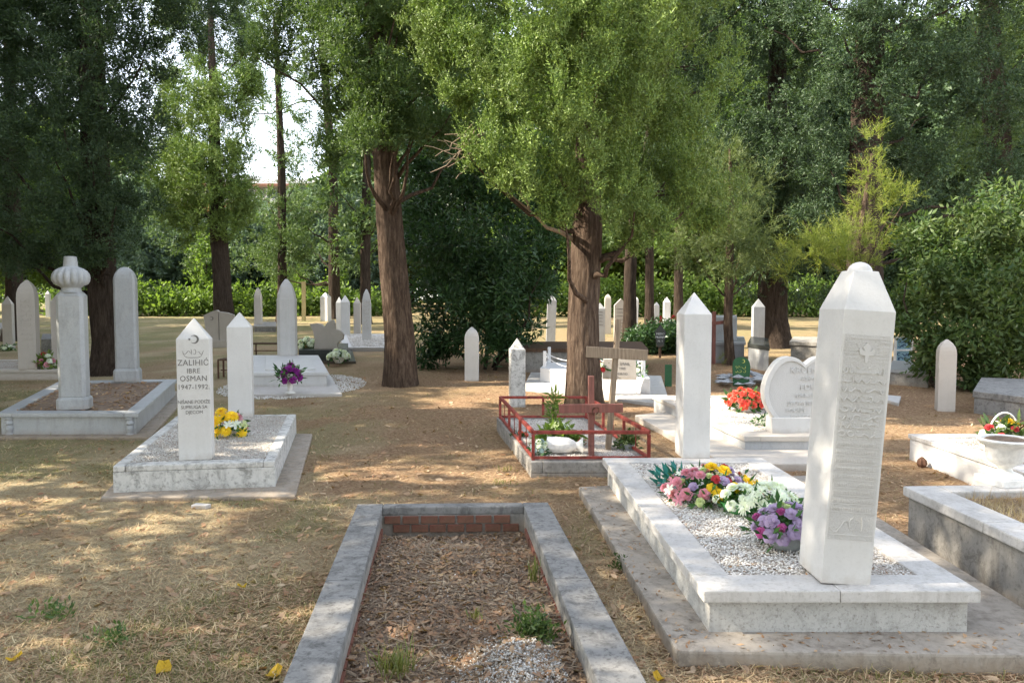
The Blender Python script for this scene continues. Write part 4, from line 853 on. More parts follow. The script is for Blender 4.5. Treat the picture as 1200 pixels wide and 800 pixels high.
for (u, vb, vt, wp, kd, rz, lab) in ((382, 376, 342, 13, 'pyramid', -20, 'white square gravestone beside a pale wooden stake, left background'), (398, 391, 347, 8, 'pyramid', 0, 'thin white gravestone partly hidden behind its slightly wider neighbour'),
    (405, 396, 345, 11, 'pyramid', 10, 'thin white gravestone just right of the flower shaped stone'), (419, 395, 347, 9, 'pyramid', 0, 'thin pale gravestone left of the carved pink white one'), (430, 402, 338, 11, 'taper', 8, 'pinkish white gravestone with carved text nearest the middle tree')):
    t, W, D, Hh = stone_at(lab, u, vb, vt, wp, .0, kd, MW2 if u != 419 else MBE, .8, rz=R(rz), sh=.84, group=GO)
    if u == 430: mb = MB(); script_rows(mb, -W * .32, W * .32, Hh * .25, Hh * .8, 8, -D / 2, .006, random.Random(8), .01); mb.build('carving', MBE, t)
stone_at('thin beige gravestone on a dark slab in front of the hedge', 303, 380, 337, 10, 0.2, 'taper', MBE, .9, sh=.83, group=GO)
q = [P(297, 382, .2), P(324, 382, .2), P(324, 377, .2), P(298, 377, .2)]; grave('slab_grave', 'dark low slab grave in front of the hedge', q, .2, (.1,) * 4, .06, .03, CR, CD, solid=True)
p = P(258, 407, .0); s = S(p); t = thing('book_gravestone', 'gravestone shaped like an open book, behind two pointed stones', 'gravestone', p)
f_ = lambda L: [((258 - x) * -.0 + (x - 386) * .15 * s, (712 - y_) * .15 * s) for x, y_ in L]
MB().outline(f_([(383, 660), (292, 660), (268, 462), (330, 432), (372, 420), (383, 428)]), -.06, .06).build('left_page', MBE, t, bevel=.006)
MB().outline(f_([(388, 432), (450, 440), (503, 458), (486, 660), (388, 660)][::-1]), -.05, .05).build('right_page', MBE, t, bevel=.006)
mb = MB(); crescent(mb, (330 - 386) * .15 * s, (712 - 485) * .15 * s, .05, -.06, .004); mb.build('crescent', INK, t)
MB().box((0, 0, .09), (42 * s, .3, .2)).build('base', MBE, t, bevel=.008)
p = P(292, 440, 0); s = S(p)
for (u0, u1, vt, vb, lab) in ((256, 276, 416, 443, 'rusty brown iron stool frame behind the whitewashed grave'), (296, 326, 399, 417, 'low rusty brown iron bench behind the tall eight sided stone')):
    a_ = P(u0, vb); b_ = P(u1, vb); s = S(a_); hh = (vb - vt) * s * .8; t = thing('iron_bench', lab, 'bench', (a_ + b_) / 2, group='rusty iron seats')
    for k in range(3): MB().bar(a_ + Vector((0, k * .12, hh)), b_ + Vector((0, k * .12, hh)), .07, .03).build('seat_slat', WB, t, world=True)
    for e_ in (a_, b_):
        for k in (0, .25): MB().bar(e_ + Vector((0, k, -.02)), e_ + Vector((0, k, hh - .016)), .025, .025).build('leg', RUST, t, world=True)
    MB().bar(a_ + Vector((0, .12, hh * .4)), b_ + Vector((0, .12, hh * .4)), .02, .02).build('stretcher', RUST, t, world=True)
p = P(356, 376); s = S(p); MB().bar((0, 0, -.05), (0.02, 0, 46 * s), 4 * s, 4 * s).build('wooden_stake', wood('pale_wood', (.45, .38, .2), (.25, .2, .1))); o = bpy.data.objects['wooden_stake']; o.location = p; tag(o, 'pale yellowish wooden stake standing by the hedge', 'stake')

# ---------- 7. centre stones and white chained grave
GC = 'white gravestones in the middle ground'
stone_at('small plain white pointed gravestone before the dark laurel', 553, 446, 382, 17, 0, 'gothic', MW2, .8, sh=.78, group=GC)
t, W, D, Hh = stone_at('whitewashed gravestone with faint carving and a stepped point, left of the central tree', 606, 476, 395, 20, 0, 'ledge', CW, .85, sh=.84, ch=.2, rz=R(5), group=GC)
mb = MB(); script_rows(mb, -W * .33, W * .33, Hh * .3, Hh * .8, 7, -D / 2, .004, random.Random(18), .006); mb.build('carving', MW, t)
H = .27; q = [P(633, 431, H), P(762, 444, H), P(751, 428, H), P(640, 424, H)]; pad = [P(612, 455, .04), P(786, 474, .04), P(775, 440, .04), P(622, 436, .04)]
t, _ = grave('chained_grave', 'bright white painted grave with corner posts and chains, behind the central tree', q, H, (.1,) * 4, .05, .0, PLW, PLW, pad=pad, padh=.04, padm=MW, solid=True)
hw = [(bil(q, .04, .1)), (bil(q, .5, .1)), bil(q, .95, .1), bil(q, .95, .9), bil(q, .04, .9)]
for p in hw: MB().bar(p - Vector((0, 0, .001)), p + Vector((0, 0, .28)), .055, .055).build('post', PLW, t, world=True, bevel=.004)
for a_, b_ in ((0, 1), (1, 2), (2, 3), (0, 4)):
    for dz in (0, .05): MB().tube([hw[a_].lerp(hw[b_], k / 8) + Vector((0, 0, .25 - dz - (.10 + dz) * math.sin(math.pi * k / 8))) for k in range(9)], .008, 5).build('chain', WPL, t, world=True, smooth=60)
p = P(727, 445, .27); s = S(p); t = thing('low_headstone', 'low pale headstone with faint lettering on the chained white grave', 'gravestone', p + Vector((0, .1, 0)), rz=R(-6)); MB().outline([(-20 * s, 0), (20 * s, 0), (19 * s, 24 * s), (-19 * s, 24 * s)], -.05, .05).build('slab', MBE, t, bevel=.006)
for s_, v_, sz in (('STANISLAV', 428, 4.6), ('1989', 433, 3.8), ('POROD.', 439.5, 4)): text(t, s_ if sz < 4.5 else 'D. SMAIL', 3 * s, (445 - v_) * s, -.051, sz * s, INK, .001)
bouquet('red_flower_vase', 'red flowers in a green vase between the central tree and the low headstone', P(700, 444, .27), .13, .13, ([(.06, 0), (.07, .01), (.08, .17), (.07, .165)], L_BR, 'vase'), [('rose', 'red', 8, .09, None), ('rose', 'white', 3, .08, None)], 51, nleaf=18)
bouquet('white_wreath', 'small white flowers by the right post of the chained grave', P(749, 441, .27), .1, .1, None, [('daisy', 'white', 7, .08, None)], 52, nleaf=14)
H = .45; q = [P(606, 408, H), P(760, 409, H), P(752, 400, H), P(612, 400, H)]; grave('brown_ledge_grave', 'long grave with a brown stone ledge crossing behind the central tree', q, H, (.1,) * 4, .07, .05, WB, CR, solid=True)
GR_ = 'gravestones in the right background'
for (u, vb, vt, wp, kd, m_, d, lean, lab) in ((645, 402, 343, 11, 'pyramid', MWG, .8, 2, 'grey gravestone left of the central tree trunk, touched by laurel leaves'), (703, 403, 354, 12, 'pyramid', MWG, .6, 0, 'bluish grey lettered gravestone touching the right edge of the central trunk'),
    (712, 391, 344, 8, 'gothic', MBE, .9, 0, 'narrow beige gravestone behind the bluish lettered one'), (727, 404, 349, 16, 'slab', MBE, .35, 0, 'flat grey pointed gravestone with lettering above the wooden cross'),
    (742, 388, 346, 11, 'gothic', MW, .9, 1, 'warm sunlit white gravestone next to the dark distant trunk'), (769, 384, 353, 7, 'pyramid', MW, .9, 0, 'thin white gravestone left of the red flowers, near the clipped hedge'), (781, 392, 347, 9, 'pyramid', MW, .9, 0, 'taller thin white gravestone behind the black sign'),
    (672, 379, 352, 7, 'pyramid', MW, .8, 0, 'distant pale gravestone hidden behind the central trunk')):
    t, W, D, Hh = stone_at(lab, u, vb, vt, wp, 0.0, kd, m_, d, lean=(R(lean), 0), sh=.86, group=GR_)
    if u in (703, 727):
        mb = MB(); r_ = random.Random(u)
        for k in range(7 if u == 727 else 5): zc = Hh * (.78 - k * .075); ribbon(mb, [(-W * r_.uniform(.25, .38), zc), (0, zc + .003), (W * r_.uniform(.25, .38), zc)], .018, -D / 2, .003)
        mb.build('lettering', INK, t)
for (u, v, lab) in ((772, 383, 'red flowers between two thin white stones'), (790, 382, 'red flowers left of the pointed obelisk, in the background')): bouquet('distant_red_flowers', lab, P(u, v, .0), .16, .25, None, [('rose', 'red', 9, .16, None)], int(u), nleaf=12, leafL=.14, z0=.15)
q = [P(752, 389, .25), P(800, 389, .25), P(800, 382, .25), P(754, 382, .25)]; grave('background_grave', 'low white grave under the thin stones in the right background', q, .25, (.1,) * 4, .06, .02, MW, MW, solid=True)
p = P(773, 406, .25); s = S(p); t = thing('black_sign', 'black pointed grave marker with white lettering above the clipped hedge', 'grave marker', p + Vector((0, -.05, 0)))
MB().outline([(-4 * s, 0), (4 * s, 0), (6.6 * s, 17 * s), (0, 26 * s), (-6.6 * s, 17 * s)], -.02, .02).build('board', GRA, t)
MB().bar((0, .0, -.3), (0, 0, .0), .05, .03).build('post', WB, t)
for s_, v_, in (('MEDO', 14), ('MUMIN', 10), ('N. 1', 5.5)): text(t, s_, 0, v_ * s, -.021, 3.4 * s, INKW, .001)
# green marker boards
p = P(783, 452); s = S(p); t = thing('green_marker', 'small green grave marker board left of the pointed obelisk', 'grave marker', p, group='green grave markers'); MB().box((0, 0, 12 * s), (8 * s, .03, 26 * s)).build('board', GRN, t, bevel=.004)
p = P(868, 452); s = S(p); t = thing('green_marker', 'larger green marker board with rounded top and yellow writing behind the red flowers', 'grave marker', p, group='green grave markers')
MB().outline([(-9 * s, 0), (9 * s, 0), (11 * s, 22 * s)] + [(10 * s * math.cos(a), 26 * s + 8 * s * math.sin(a)) for a in (.3, .7, 1.1, 1.57, 2.0, 2.4, 2.8)] + [(-10 * s, 22 * s)], -.015, .015).build('board', GRN, t, bevel=.003)
mb = MB(); crescent(mb, 0.03, 29 * s, .03, -.015, .002); script_rows(mb, -.1, .1, 15 * s, 24 * s, 2, -.015, .002, random.Random(3), .006); mb.build('writing', INKY, t, kind='stuff')
# brown cross in the right background
a_ = P(836, 427); s = S(a_); t = thing('brown_cross', 'narrow dark brown wooden cross behind the pointed obelisk', 'cross', a_); MB().bar((0, 0, -.03), (0, 0, 62 * s), 5.5 * s, .06, up=(1, 0, 0)).build('post', WR, t, bevel=.004); MB().bar((-13 * s, -.055, 47 * s), (14 * s, -.055, 50 * s), .045, 4 * s).build('crossbar', WR, t, bevel=.004)
# white tomb behind
q = [P(822, 401, .45), P(874, 401, .45), P(872, 394, .45), P(826, 394, .45)]; t, _ = grave('white_tomb', 'two stepped white tomb behind the thin lit tree trunk', q, .45, (.1,) * 4, .06, .03, MWG, MWG, solid=True, nside=2, cat='tomb')
u2 = [bil(q, .1, .2) , bil(q, .8, .2), bil(q, .8, .8), bil(q, .1, .8)]; MB().prism([p + Vector((0, 0, .5)) for p in u2], [p + Vector((0, 0, .001)) for p in u2]).build('upper_block', MWG, t, world=True, bevel=.01)
q = [P(876, 402, .5), P(902, 406, .5), P(900, 396, .5), P(880, 394, .5)]; grave('dark_tomb', 'tomb with a dark polished slab beside the two stepped white tomb', q, .5, (.1,) * 4, .08, .03, GRA, MWG, solid=True, cat='tomb')
stone_at('distant white stone behind the thin tree trunk in the right background', 888, 398, 350, 16, .3, 'pyramid', MWG, .6, sh=.8, group=GR_)
q = [P(925, 400, .4), P(975, 402, .4), P(975, 395, .4), P(930, 394, .4)]; grave('shaded_grave', 'grey shaded grave behind the heart shaped stone', q, .4, (.1,) * 4, .08, .03, CR, CR, solid=True)
# rock pile behind heart
p = P(884, 452); t = thing('rock_pile', 'low heap of grey broken rocks behind the heart shaped stone', 'rocks', p)
for k in range(46):
    rx = rnd.uniform(-.55, .5); ry = rnd.uniform(-.2, .5); sz = rnd.uniform(.06, .13); mb = MB(); g = np.random.default_rng(k)
    V = OCT[0] * g.uniform(.7, 1.4, (6, 1)) * np.array([2.2, 2, 1.2]) * sz; mb.add(V + np.array([rx, ry, .04 + rnd.uniform(0, .16) * (1 - abs(rx))]), [tuple(f) for f in OCT[1]]); mb.build('rock', ROCK, t)

# ---------- 8. heart grave
H = .22; q = [P(872, 511, H), P(1010, 511, H), P(862, 463, H), P(764, 463, H)]
pad = [P(850, 543, .08), P(1030, 543, .08), P(880, 470, .08), P(744, 486, .08)]
t, i8 = grave('heart_grave', 'white marble grave with white gravel under the heart shaped stone', q, H, (.16, .14, .28, .12), .05, .02, MBE, MWG, pad=pad, padh=.08, padm=MBE, bed=GRAV, nside=2)
pebbles(i8, 7000, .016, L_GV, t, h=-.018, seed=15)
p = P(943, 507, H); s = S(p); t = thing('heart_gravestone', 'white heart shaped gravestone with raised rim and raised lettering', 'gravestone', p + Vector((0, .08, 0)), rz=R(3))
hp = []
for k in range(64):
    a = 2 * math.pi * k / 64; w_ = a if a < math.pi else 2 * math.pi - a
    rr_ = 1 - .30 * math.exp(-(w_ / .26) ** 1.4) + .045 * math.exp(-((w_ - .62) / .3) ** 2) - .03 * math.exp(-((w_ - 2.2) / .5) ** 2); hp.append((rr_ * math.sin(a), rr_ * math.cos(a)))
zc = 47 * s
out = [(x * 49 * s, zc + z_ * 47 * s) for x, z_ in hp]; inn_ = [(x * 43.5 * s, zc + (z_ - .01) * 41.5 * s) for x, z_ in hp]
MB().outline(inn_, -.045, .05).build('face', PNL, t)
k = len(out); V = [(x, -.06, z_) for x, z_ in out] + [(x, -.06, z_) for x, z_ in inn_] + [(x, .05, z_) for x, z_ in out] + [(x, .05, z_) for x, z_ in inn_]; Fc = []
for i in range(k): j = (i + 1) % k; Fc += [(i, j, k + j, k + i), (2 * k + i, 2 * k + j, j, i), (k + i, k + j, 3 * k + j, 3 * k + i), (2 * k + j, 2 * k + i, 3 * k + i, 3 * k + j)]
MB().add(V, Fc).build('rim', MW2, t, bevel=.006)
MB().box((0, 0, 9 * s), (80 * s, .17, 18 * s)).build('base', MW2, t, bevel=.006)
for s_, x_, v_, sz in (('KRČENOVIĆ', 11, 437, 9.5), ('-ASIMA-', 6, 446, 7), ('EDIN', 6, 457, 9.5), ('1968-1993', 4, 466, 6.5), ('SPOMENIK', -3, 475, 7), ('PODIŽE', -10, 483, 6.5), ('PORODICA', 2, 491, 6.5)):
    text(t, s_, x_ * s, (507 - v_) * s, -.047, sz * s, MW2, .007, 1.0, space=1.08)
bouquet('red_flower_pot', 'dense coral red flowers in a white pot on the heart grave', P(873, 481, H), .20, .17, POTW(.10, .12), [('rose', 'coral', 34, .085, None), ('rose', 'yellow', 1, .05, None)], 61, nleaf=50, low=-.05)
bouquet('white_flower_posy', 'small white flowers beside the base of the heart stone', P(895, 497, H), .09, .09, None, [('daisy', 'white', 9, .06, None)], 62, nleaf=22, leafL=.06, z0=.02)
t, W, D, Hh = stone_at('weathered small gravestone with dirty foot, alone before the right bush', 1107, 482, 396, 25, 0, 'gothic', MBE, .8, rz=R(-16), sh=.80, group=GR_)

# ---------- 9. right edge graves
H = .26; q = [P(1262, 574, H), P(1460, 574, H), P(1232, 508, H), P(1064, 508, H)]
t, i9 = grave('right_white_grave', 'white grave with a gravel bed at the right edge, behind the urn', q, H, (.17, .17, .2, .16), .04, .012, CAP, MW2, bed=GRAV, nside=2); pebbles(i9, 5000, .016, L_GV, t, h=-.018, seed=17)
H = .36; q = [P(1290, 674, H), P(1560, 670, H), P(1262, 566, H), P(1058, 569, H)]
t, i10 = grave('concrete_grave', 'high grey stained concrete grave with dry grass inside at the right edge, carrying the urn', q, H, (.20, .2, .2, .16), .06, .025, CAP, CR, bed=SOIL, bedh=-.05, nside=2, bev=.01)
g = np.random.default_rng(71); nn = 5000; s_, t_ = g.random((nn, 1)), g.random((nn, 1)); A_, B_, C_, D_ = (np.array(p) for p in i10); pp = (A_ * (1 - s_) + B_ * s_) * (1 - t_) + (D_ * (1 - s_) + C_ * s_) * t_ - np.array(t.location); pp[:, 2] -= .05
a = g.random(nn) * 6.283; el = g.random(nn) * 1.2; l = .07 * g.uniform(.4, 1.6, nn); d = np.stack([np.cos(a) * np.cos(el), np.sin(a) * np.cos(el), np.sin(el)], 1); sd = np.stack([-np.sin(a), np.cos(a), 0 * a], 1) * .0018
Vv = np.stack([pp - sd, pp + sd, pp + d * l[:, None]], 1).reshape(-1, 3); tag(link('dead_grass', mesh_np('dead_grass', Vv, np.arange(nn * 3).reshape(-1, 3)), L_ST, t), kind='stuff')
p = P(1177, 566, .36); s = S(p); t = thing('stone_urn', 'pale stone garden urn filled with dry soil on the concrete grave corner', 'urn', p, rz=R(10))
MB().box((0, 0, .022), (44 * s, 44 * s, .044)).build('foot', CER, t, bevel=.004)
MB().lathe([(19 * s, .045), (18 * s, .06), (8 * s, .085), (7 * s, .10), (9 * s, .115), (17 * s, .14), (20 * s, .17), (21 * s, .235), (24 * s, .255), (29 * s, .27), (30 * s, .285), (28 * s, .295), (26 * s, .29), (25 * s, .27)], n=40).build('bowl', CER, t, smooth=45)
MB().lathe([(25.5 * s, .262), (20 * s, .29), (10 * s, .297), (.001, .3)], n=24).build('soil', SOIL, t, smooth=60)
p = P(1176, 523, .25); s = S(p); t = thing('flower_basket', 'white basket with a high hoop handle and red flowers behind the urn', 'basket', p)
MB().lathe([(.09, 0), (.12, .05), (.15, .11), (.155, .115), (.13, .10)], n=20).build('bowl', WPL, t, smooth=45); MB().tube([(.13 * math.cos(a), 0, .1 + .2 * math.sin(a)) for a in np.linspace(0, math.pi, 14)], .008, 6).build('handle', WPL, t, smooth=60)
bouquet('basket_flowers', 'red and yellow flowers filling the white basket', p + Vector((0, -.02, .07)), .2, .12, None, [('rose', 'red', 7, .07, None), ('rose', 'yellow', 3, .09, (-.6, .3)), ('rose', 'white', 3, .07, None)], 64, nleaf=46, lm=L_RB, z0=.02)
p = P(1080, 550); mb = MB(); mb.lathe([(.01, 0), (.03, .01), (.042, .035), (.035, .07), (.012, .095), (.003, .1)], n=14, rib=.25, ribn=7).build('pine_cone', RUST); o = bpy.data.objects['pine_cone']; o.location = (p.x, p.y, float(G(p.x, p.y))); tag(o, 'dark brown cone on the ground between the two right graves', 'cone')
p = P(1058, 432); s = S(p); t = thing('framed_board', 'pale blue board in a white metal frame before the right bush', 'board', p + Vector((0, 0, 0)))
MB().box((0, 0, 22 * s), (17 * s, .02, 30 * s)).build('panel', BLU, t)
for x_ in (-9.5, 9.5): MB().bar((x_ * s, 0, 0), (x_ * s, 0, 38 * s), .04, .04).build('frame_post', WPL, t)
for z_ in (6.5, 22, 37): MB().bar((-9 * s, -.015, z_ * s), (9 * s, -.015, z_ * s), .03, .03).build('frame_bar', WPL, t)
mb = MB(); script_rows(mb, -7 * s, 7 * s, 24 * s, 35 * s, 2, -.011, .003, random.Random(2), .02); script_rows(mb, -7 * s, 7 * s, 9 * s, 20 * s, 2, -.011, .003, random.Random(12), .02); mb.build('writing', plain('navy_paint', (.03, .07, .16)), t, kind='stuff')
q = [P(1030, 466, .05), P(1053, 472, .05), P(1056, 464, .05), P(1034, 462, .05)]; grave('flat_slab', 'small flat white slab in the shade right of the carved obelisk', q, .05, (.1,) * 4, .04, .0, MW, MW, solid=True)
q = [P(1140, 458, .3), P(1240, 470, .3), P(1240, 445, .3), P(1150, 442, .3)]; grave('shaded_slab_grave', 'dark grey slab grave under the right bush at the edge of the photo', q, .3, (.1,) * 4, .08, .02, CD, CD, solid=True)
q = [P(1040, 432, .25), P(1090, 436, .25), P(1090, 424, .25), P(1046, 422, .25)]; grave('grey_slab_grave', 'grey slab grave behind the framed board', q, .25, (.1,) * 4, .06, .02, MWG, CR, solid=True)
flush_text()

# ================================================================== TREES
def T3(u, v, Y, rpx): p = AT(u, v, Y); return (p.x, p.y, p.z, rpx * S(p))
def ground_at(u, v): p = P(u, v); return (p.x, p.y, float(G(p.x, p.y)) - .03)
# central cypress with the sunlit crown
b = ground_at(684, 474); Yc = b[1]
tr = [(b[0], b[1], b[2], .25), T3(684, 420, Yc, 19), T3(685, 340, Yc, 17.5), T3(688, 270, Yc, 16.5), T3(690, 150, Yc, 14), T3(694, 0, Yc, 11), T3(696, -250, Yc, 6)]
lob = []
for (u, v, dy, r) in ((530, 30, -.6, 40), (560, -20, -1, 55), (548, 85, -.8, 38), (590, 60, -1.2, 52), (600, 130, -1.2, 48), (580, 170, -.9, 38), (645, 100, -1.5, 58), (640, 20, -1.4, 60), (625, 195, -1.2, 42), (660, 175, -1.4, 48), (690, 40, -1.6, 55), (715, 110, -1.5, 48), (745, 55, -1.3, 55), (700, -40, -1, 70),
                    (652, 228, -.9, 26), (720, 232, -1.0, 30), (752, 250, -.8, 22), (770, 150, -.4, 55), (800, 80, -.2, 60), (850, 130, .2, 55), (880, 60, .2, 60), (925, 90, .4, 40), (900, 160, .3, 42), (830, 210, .2, 42), (780, 215, .0, 42), (890, 20, .2, 55), (800, -30, 0, 80), (930, 30, .6, 45), (690, 200, .3, 55), (620, 110, .6, 60), (740, 160, .8, 65), (700, 60, 1, 80), (745, 285, -.6, 14), (765, 268, -.5, 16), (805, 248, 0, 22), (860, 235, .2, 26), (900, 215, .4, 24), (945, 150, .5, 26), (950, 50, .5, 24), (650, 250, -1, 16), (605, 218, -1.1, 16), (512, 70, -.7, 18), (535, 120, -.9, 18), (830, 262, .1, 14)):
    lob.append(LB(u, v, Yc + dy, r, r * 1.15, r * .9))
for (x, y, z, r) in ((-.6, -.3, 6.3, 1.2), (.7, -.2, 6.4, 1.2), (.3, -.4, 7.5, 1.0), (.3, -.2, 8.5, .8)): lob.append((x, Yc + y, z, r, r, r * 1.1))
dark_lobes = [LB(u_, v_, 19.5 + random.Random(int(u_ * 7 + v_)).uniform(-.8, .8), r_, r_ * 1.05) for u_, v_, r_ in ((770, 60, 40), (800, 20, 44), (835, 60, 40), (800, 110, 38), (850, 120, 38), (880, 60, 40), (925, 90, 34), (905, 150, 34), (860, 180, 34), (815, 180, 34), (775, 190, 30), (890, 200, 28), (930, 40, 38), (940, 150, 24), (850, -10, 50), (780, -30, 50), (920, -20, 50), (830, 235, 24), (870, 240, 22), (790, 240, 20), (760, 130, 34), (900, 240, 16), (740, 220, 24), (850, -90, 70))]
lob = [q_ for q_ in lob if q_[0] < 2.95]
lob = plumes(lob, 8, 3, .27, .60, core=0, q0=.8) + [LB(u_, v_, Yc - .9, 22, 30) for u_, v_ in ((680, 20), (700, 60), (665, 60), (690, 95), (710, 20), (690, -20), (675, 130), (705, 140), (720, 190), (690, 215))]
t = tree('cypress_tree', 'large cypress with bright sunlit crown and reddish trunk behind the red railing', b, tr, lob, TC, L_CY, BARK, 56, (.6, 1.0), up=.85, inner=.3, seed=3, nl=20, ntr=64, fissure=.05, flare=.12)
limbs(t, [(AT(678, 285, Yc), AT(600, 222, Yc - .6), .035), (AT(620, 245, Yc - .4), AT(596, 190, Yc - .6), .012)], WG, Vector(b))
for k in range(16): a_ = AT(560 + rnd.uniform(-8, 10), 150 + rnd.uniform(-8, 30), Yc - .6); limbs(t, [(a_, a_ + Vector((-rnd.uniform(.2, .6), rnd.uniform(-.2, .2), -rnd.uniform(-.1, .5))), .006)], WG, Vector(b))
# middle tree
b = ground_at(470, 451); Ym = b[1]
lobp = None
tr = [(b[0], b[1], b[2], .262), T3(468, 400, Ym, 17.2), T3(459, 300, Ym, 15.5), T3(452, 200, Ym, 14), T3(445, 120, Ym, 12), T3(440, 0, Ym, 12), T3(438, -200, Ym, 8)]
lob = [LB(u, v, Ym + dy, r, r * .9) for (u, v, dy, r) in ((400, 20, -.4, 48), (450, 10, -.9, 50), (500, 40, -.5, 45), (430, 165, -.9, 26), (470, 150, -.7, 26), (380, 80, -.2, 34), (425, 75, -.8, 42), (480, 100, -.8, 42), (520, 110, -.2, 34), (440, 140, -.6, 30), (400, 130, .1, 26), (350, 30, .3, 40), (320, 60, .3, 24), (350, -30, 0, 60), (450, -60, 0, 80), (540, -30, 0, 60), (530, 60, .5, 40), (505, 155, 0, 26), (545, 150, .7, 24), (385, 180, .4, 20), (480, 60, 1, 70))]
for z in (6.8, 8, 9): lob.append((b[0] - .3, b[1], z, 1.9 - (z - 6.8) * .5, 1.8 - (z - 6.8) * .4, 1.0))
tree('cypress_tree', 'dark cypress with a tall bare trunk left of the laurel', b, tr, plumes(lob, 9, 5, .32, .6), TC, L_MD, BARK, 30, (.8, 1.25), up=.6, seed=5, nl=26, ntr=56, fissure=.045, flare=.12)
# left big dark cypress
b = ground_at(126, 438); Yl = b[1]
tr = [(b[0], b[1], b[2], .30), T3(124, 400, Yl, 15), T3(118, 320, Yl, 16), T3(114, 250, Yl, 16), T3(110, 150, Yl, 14), T3(106, 0, Yl, 11), T3(104, -180, Yl, 7)]
lob = [LB(u, v, Yl + dy, r, r * .95) for (u, v, dy, r) in ((60, 40, -.5, 55), (130, 30, -.8, 55), (20, 110, -.2, 50), (85, 120, -.9, 55), (150, 110, -.6, 50), (180, 60, 0, 34), (50, 190, -.6, 52), (110, 200, -1, 48), (165, 170, -.2, 36), (20, 250, -.2, 40), (75, 260, -.8, 42), (130, 262, -.7, 34), (165, 235, .2, 26), (40, 300, -.2, 24), (100, 300, -.6, 24), (0, 30, 0, 60), (60, -50, 0, 80), (150, -40, 0, 60), (-30, 190, 0, 60), (10, 300, .3, 22), (100, 100, 1, 90))]
for z in (7.2, 8.4, 9.6): lob.append((b[0], b[1], z, 2.2 - (z - 7.2) * .5, 2.1 - (z - 7.2) * .4, 1.1))
tree('cypress_tree', 'broad dark cypress behind the turban stone, reaching down to head height', b, tr, plumes(lob, 8, 6, .34, .55), TC, L_DK, BARKD, 21, (.85, 1.35), up=.5, seed=6, nl=22)
# tree with lit left side
b = ground_at(263, 384); Y2 = 27.0; p0 = AT(263, 378, Y2); b = (p0.x, Y2, float(G(p0.x, Y2)) - .05)
tr = [(b[0], b[1], b[2], .36), T3(260, 330, Y2, 10), T3(256, 270, Y2, 9.5), T3(252, 200, Y2, 7), T3(250, 100, Y2, 4.5), T3(246, 10, Y2, 3.2), T3(245, -150, Y2, 2)]
lob = [LB(u, v, Y2 + dy, r, r * 1.1) for (u, v, dy, r) in ((215, 180, -.3, 22), (240, 150, -.6, 24), (232, 200, -.8, 24), (262, 190, -.5, 24), (215, 225, -.2, 22), (245, 240, -.6, 24), (275, 230, -.3, 20), (240, 118, -.3, 18), (258, 140, 0, 20), (278, 178, .2, 18), (222, 255, 0, 18), (265, 262, -.2, 18), (200, 205, .2, 14), (250, 200, .8, 34), (222, 100, .2, 22), (288, 135, .2, 18), (203, 145, .1, 18), (292, 92, .4, 16), (255, 105, -.4, 20), (205, 262, 0, 18), (285, 250, 0, 16), (190, 235, .4, 16), (190, 100, .6, 18), (196, 140, .6, 16), (205, 180, .6, 16), (290, 110, .6, 14), (300, 60, .6, 18), (205, 25, .6, 24), (245, 30, .6, 28), (230, 75, .6, 22), (272, 75, .6, 20), (285, 20, .6, 22), (225, -30, .6, 40), (280, -30, .6, 34), (255, -90, .6, 50))]
tree('cypress_tree', 'mid distance cypress with a yellow green sunlit side, left of the sky gap', b, tr, plumes(lob, 6, 7, .42, .8), TC, L_CY, BARKD, 11, (1.4, 2.1), up=.6, seed=7, nl=14, fissure=.04)
# slender tree in the sky gap
Y3 = 30.0; p0 = AT(331, 360, Y3); b = (p0.x, Y3, float(G(p0.x, Y3)))
tr = [(b[0], b[1], b[2], .24), T3(331, 320, Y3, 5), T3(330, 200, Y3, 4.5), T3(326, 100, Y3, 3.5), T3(322, 20, Y3, 2)]
lob = [LB(u, v, Y3 + dy, r, r) for (u, v, dy, r) in ((318, 240, 0, 12), (345, 250, 0, 14), (335, 275, -.3, 18), (315, 290, 0, 14), (350, 290, 0, 14), (322, 190, 0, 10), (338, 170, 0, 10), (324, 125, 0, 12), (322, 90, 0, 12), (345, 215, 0, 9), (330, 310, 0, 18), (366, 235, 0, 9), (305, 265, 0, 9))]
tree('slender_conifer', 'slender open conifer standing before the sky gap', b, tr, [(a_, b_, c_, d_ * 1.35, e_ * 1.35, f_ * 1.3) for a_, b_, c_, d_, e_, f_ in lob], TC, L_MD, BARKD, 9, (1.5, 2.4), up=.4, seed=9, nl=10)
Y3b = 34.0; p0 = AT(392, 360, Y3b); b = (p0.x, Y3b, float(G(p0.x, Y3b))); g2 = random.Random(5)
lob = [LB(u + g2.uniform(-8, 8), v, Y3b + g2.uniform(-1.5, 1.5), g2.uniform(12, 20), g2.uniform(8, 14)) for v in range(-60, 330, 26) for u in (285, 312, 340, 365, 392, 420) if not (270 < u < 330 and 130 < v < 290) and g2.random() < .9]
lob += [LB(u_, v_, Y3b + 2, r_, r_ * .7) for u_, v_, r_ in ((200, 90, 14), (225, 110, 12), (215, 150, 14), (285, 150, 12), (300, 95, 12), (285, 185, 10), (195, 190, 14), (310, 135, 9), (260, 100, 12), (345, 190, 10), (350, 150, 12), (270, 215, 12), (185, 260, 16), (210, 285, 16), (300, 300, 14), (230, 300, 14), (345, 320, 12))]
tree('airy_pine', 'tall airy tree with thin lacy foliage between the sky gap and the middle tree', b, [(b[0], b[1], b[2], .26), T3(390, 200, Y3b, 5), T3(378, 60, Y3b, 4), T3(370, -80, Y3b, 3)], lob, TC, L_MD, BARKD, 5, (1.6, 2.5), up=.3, seed=39, nl=16)
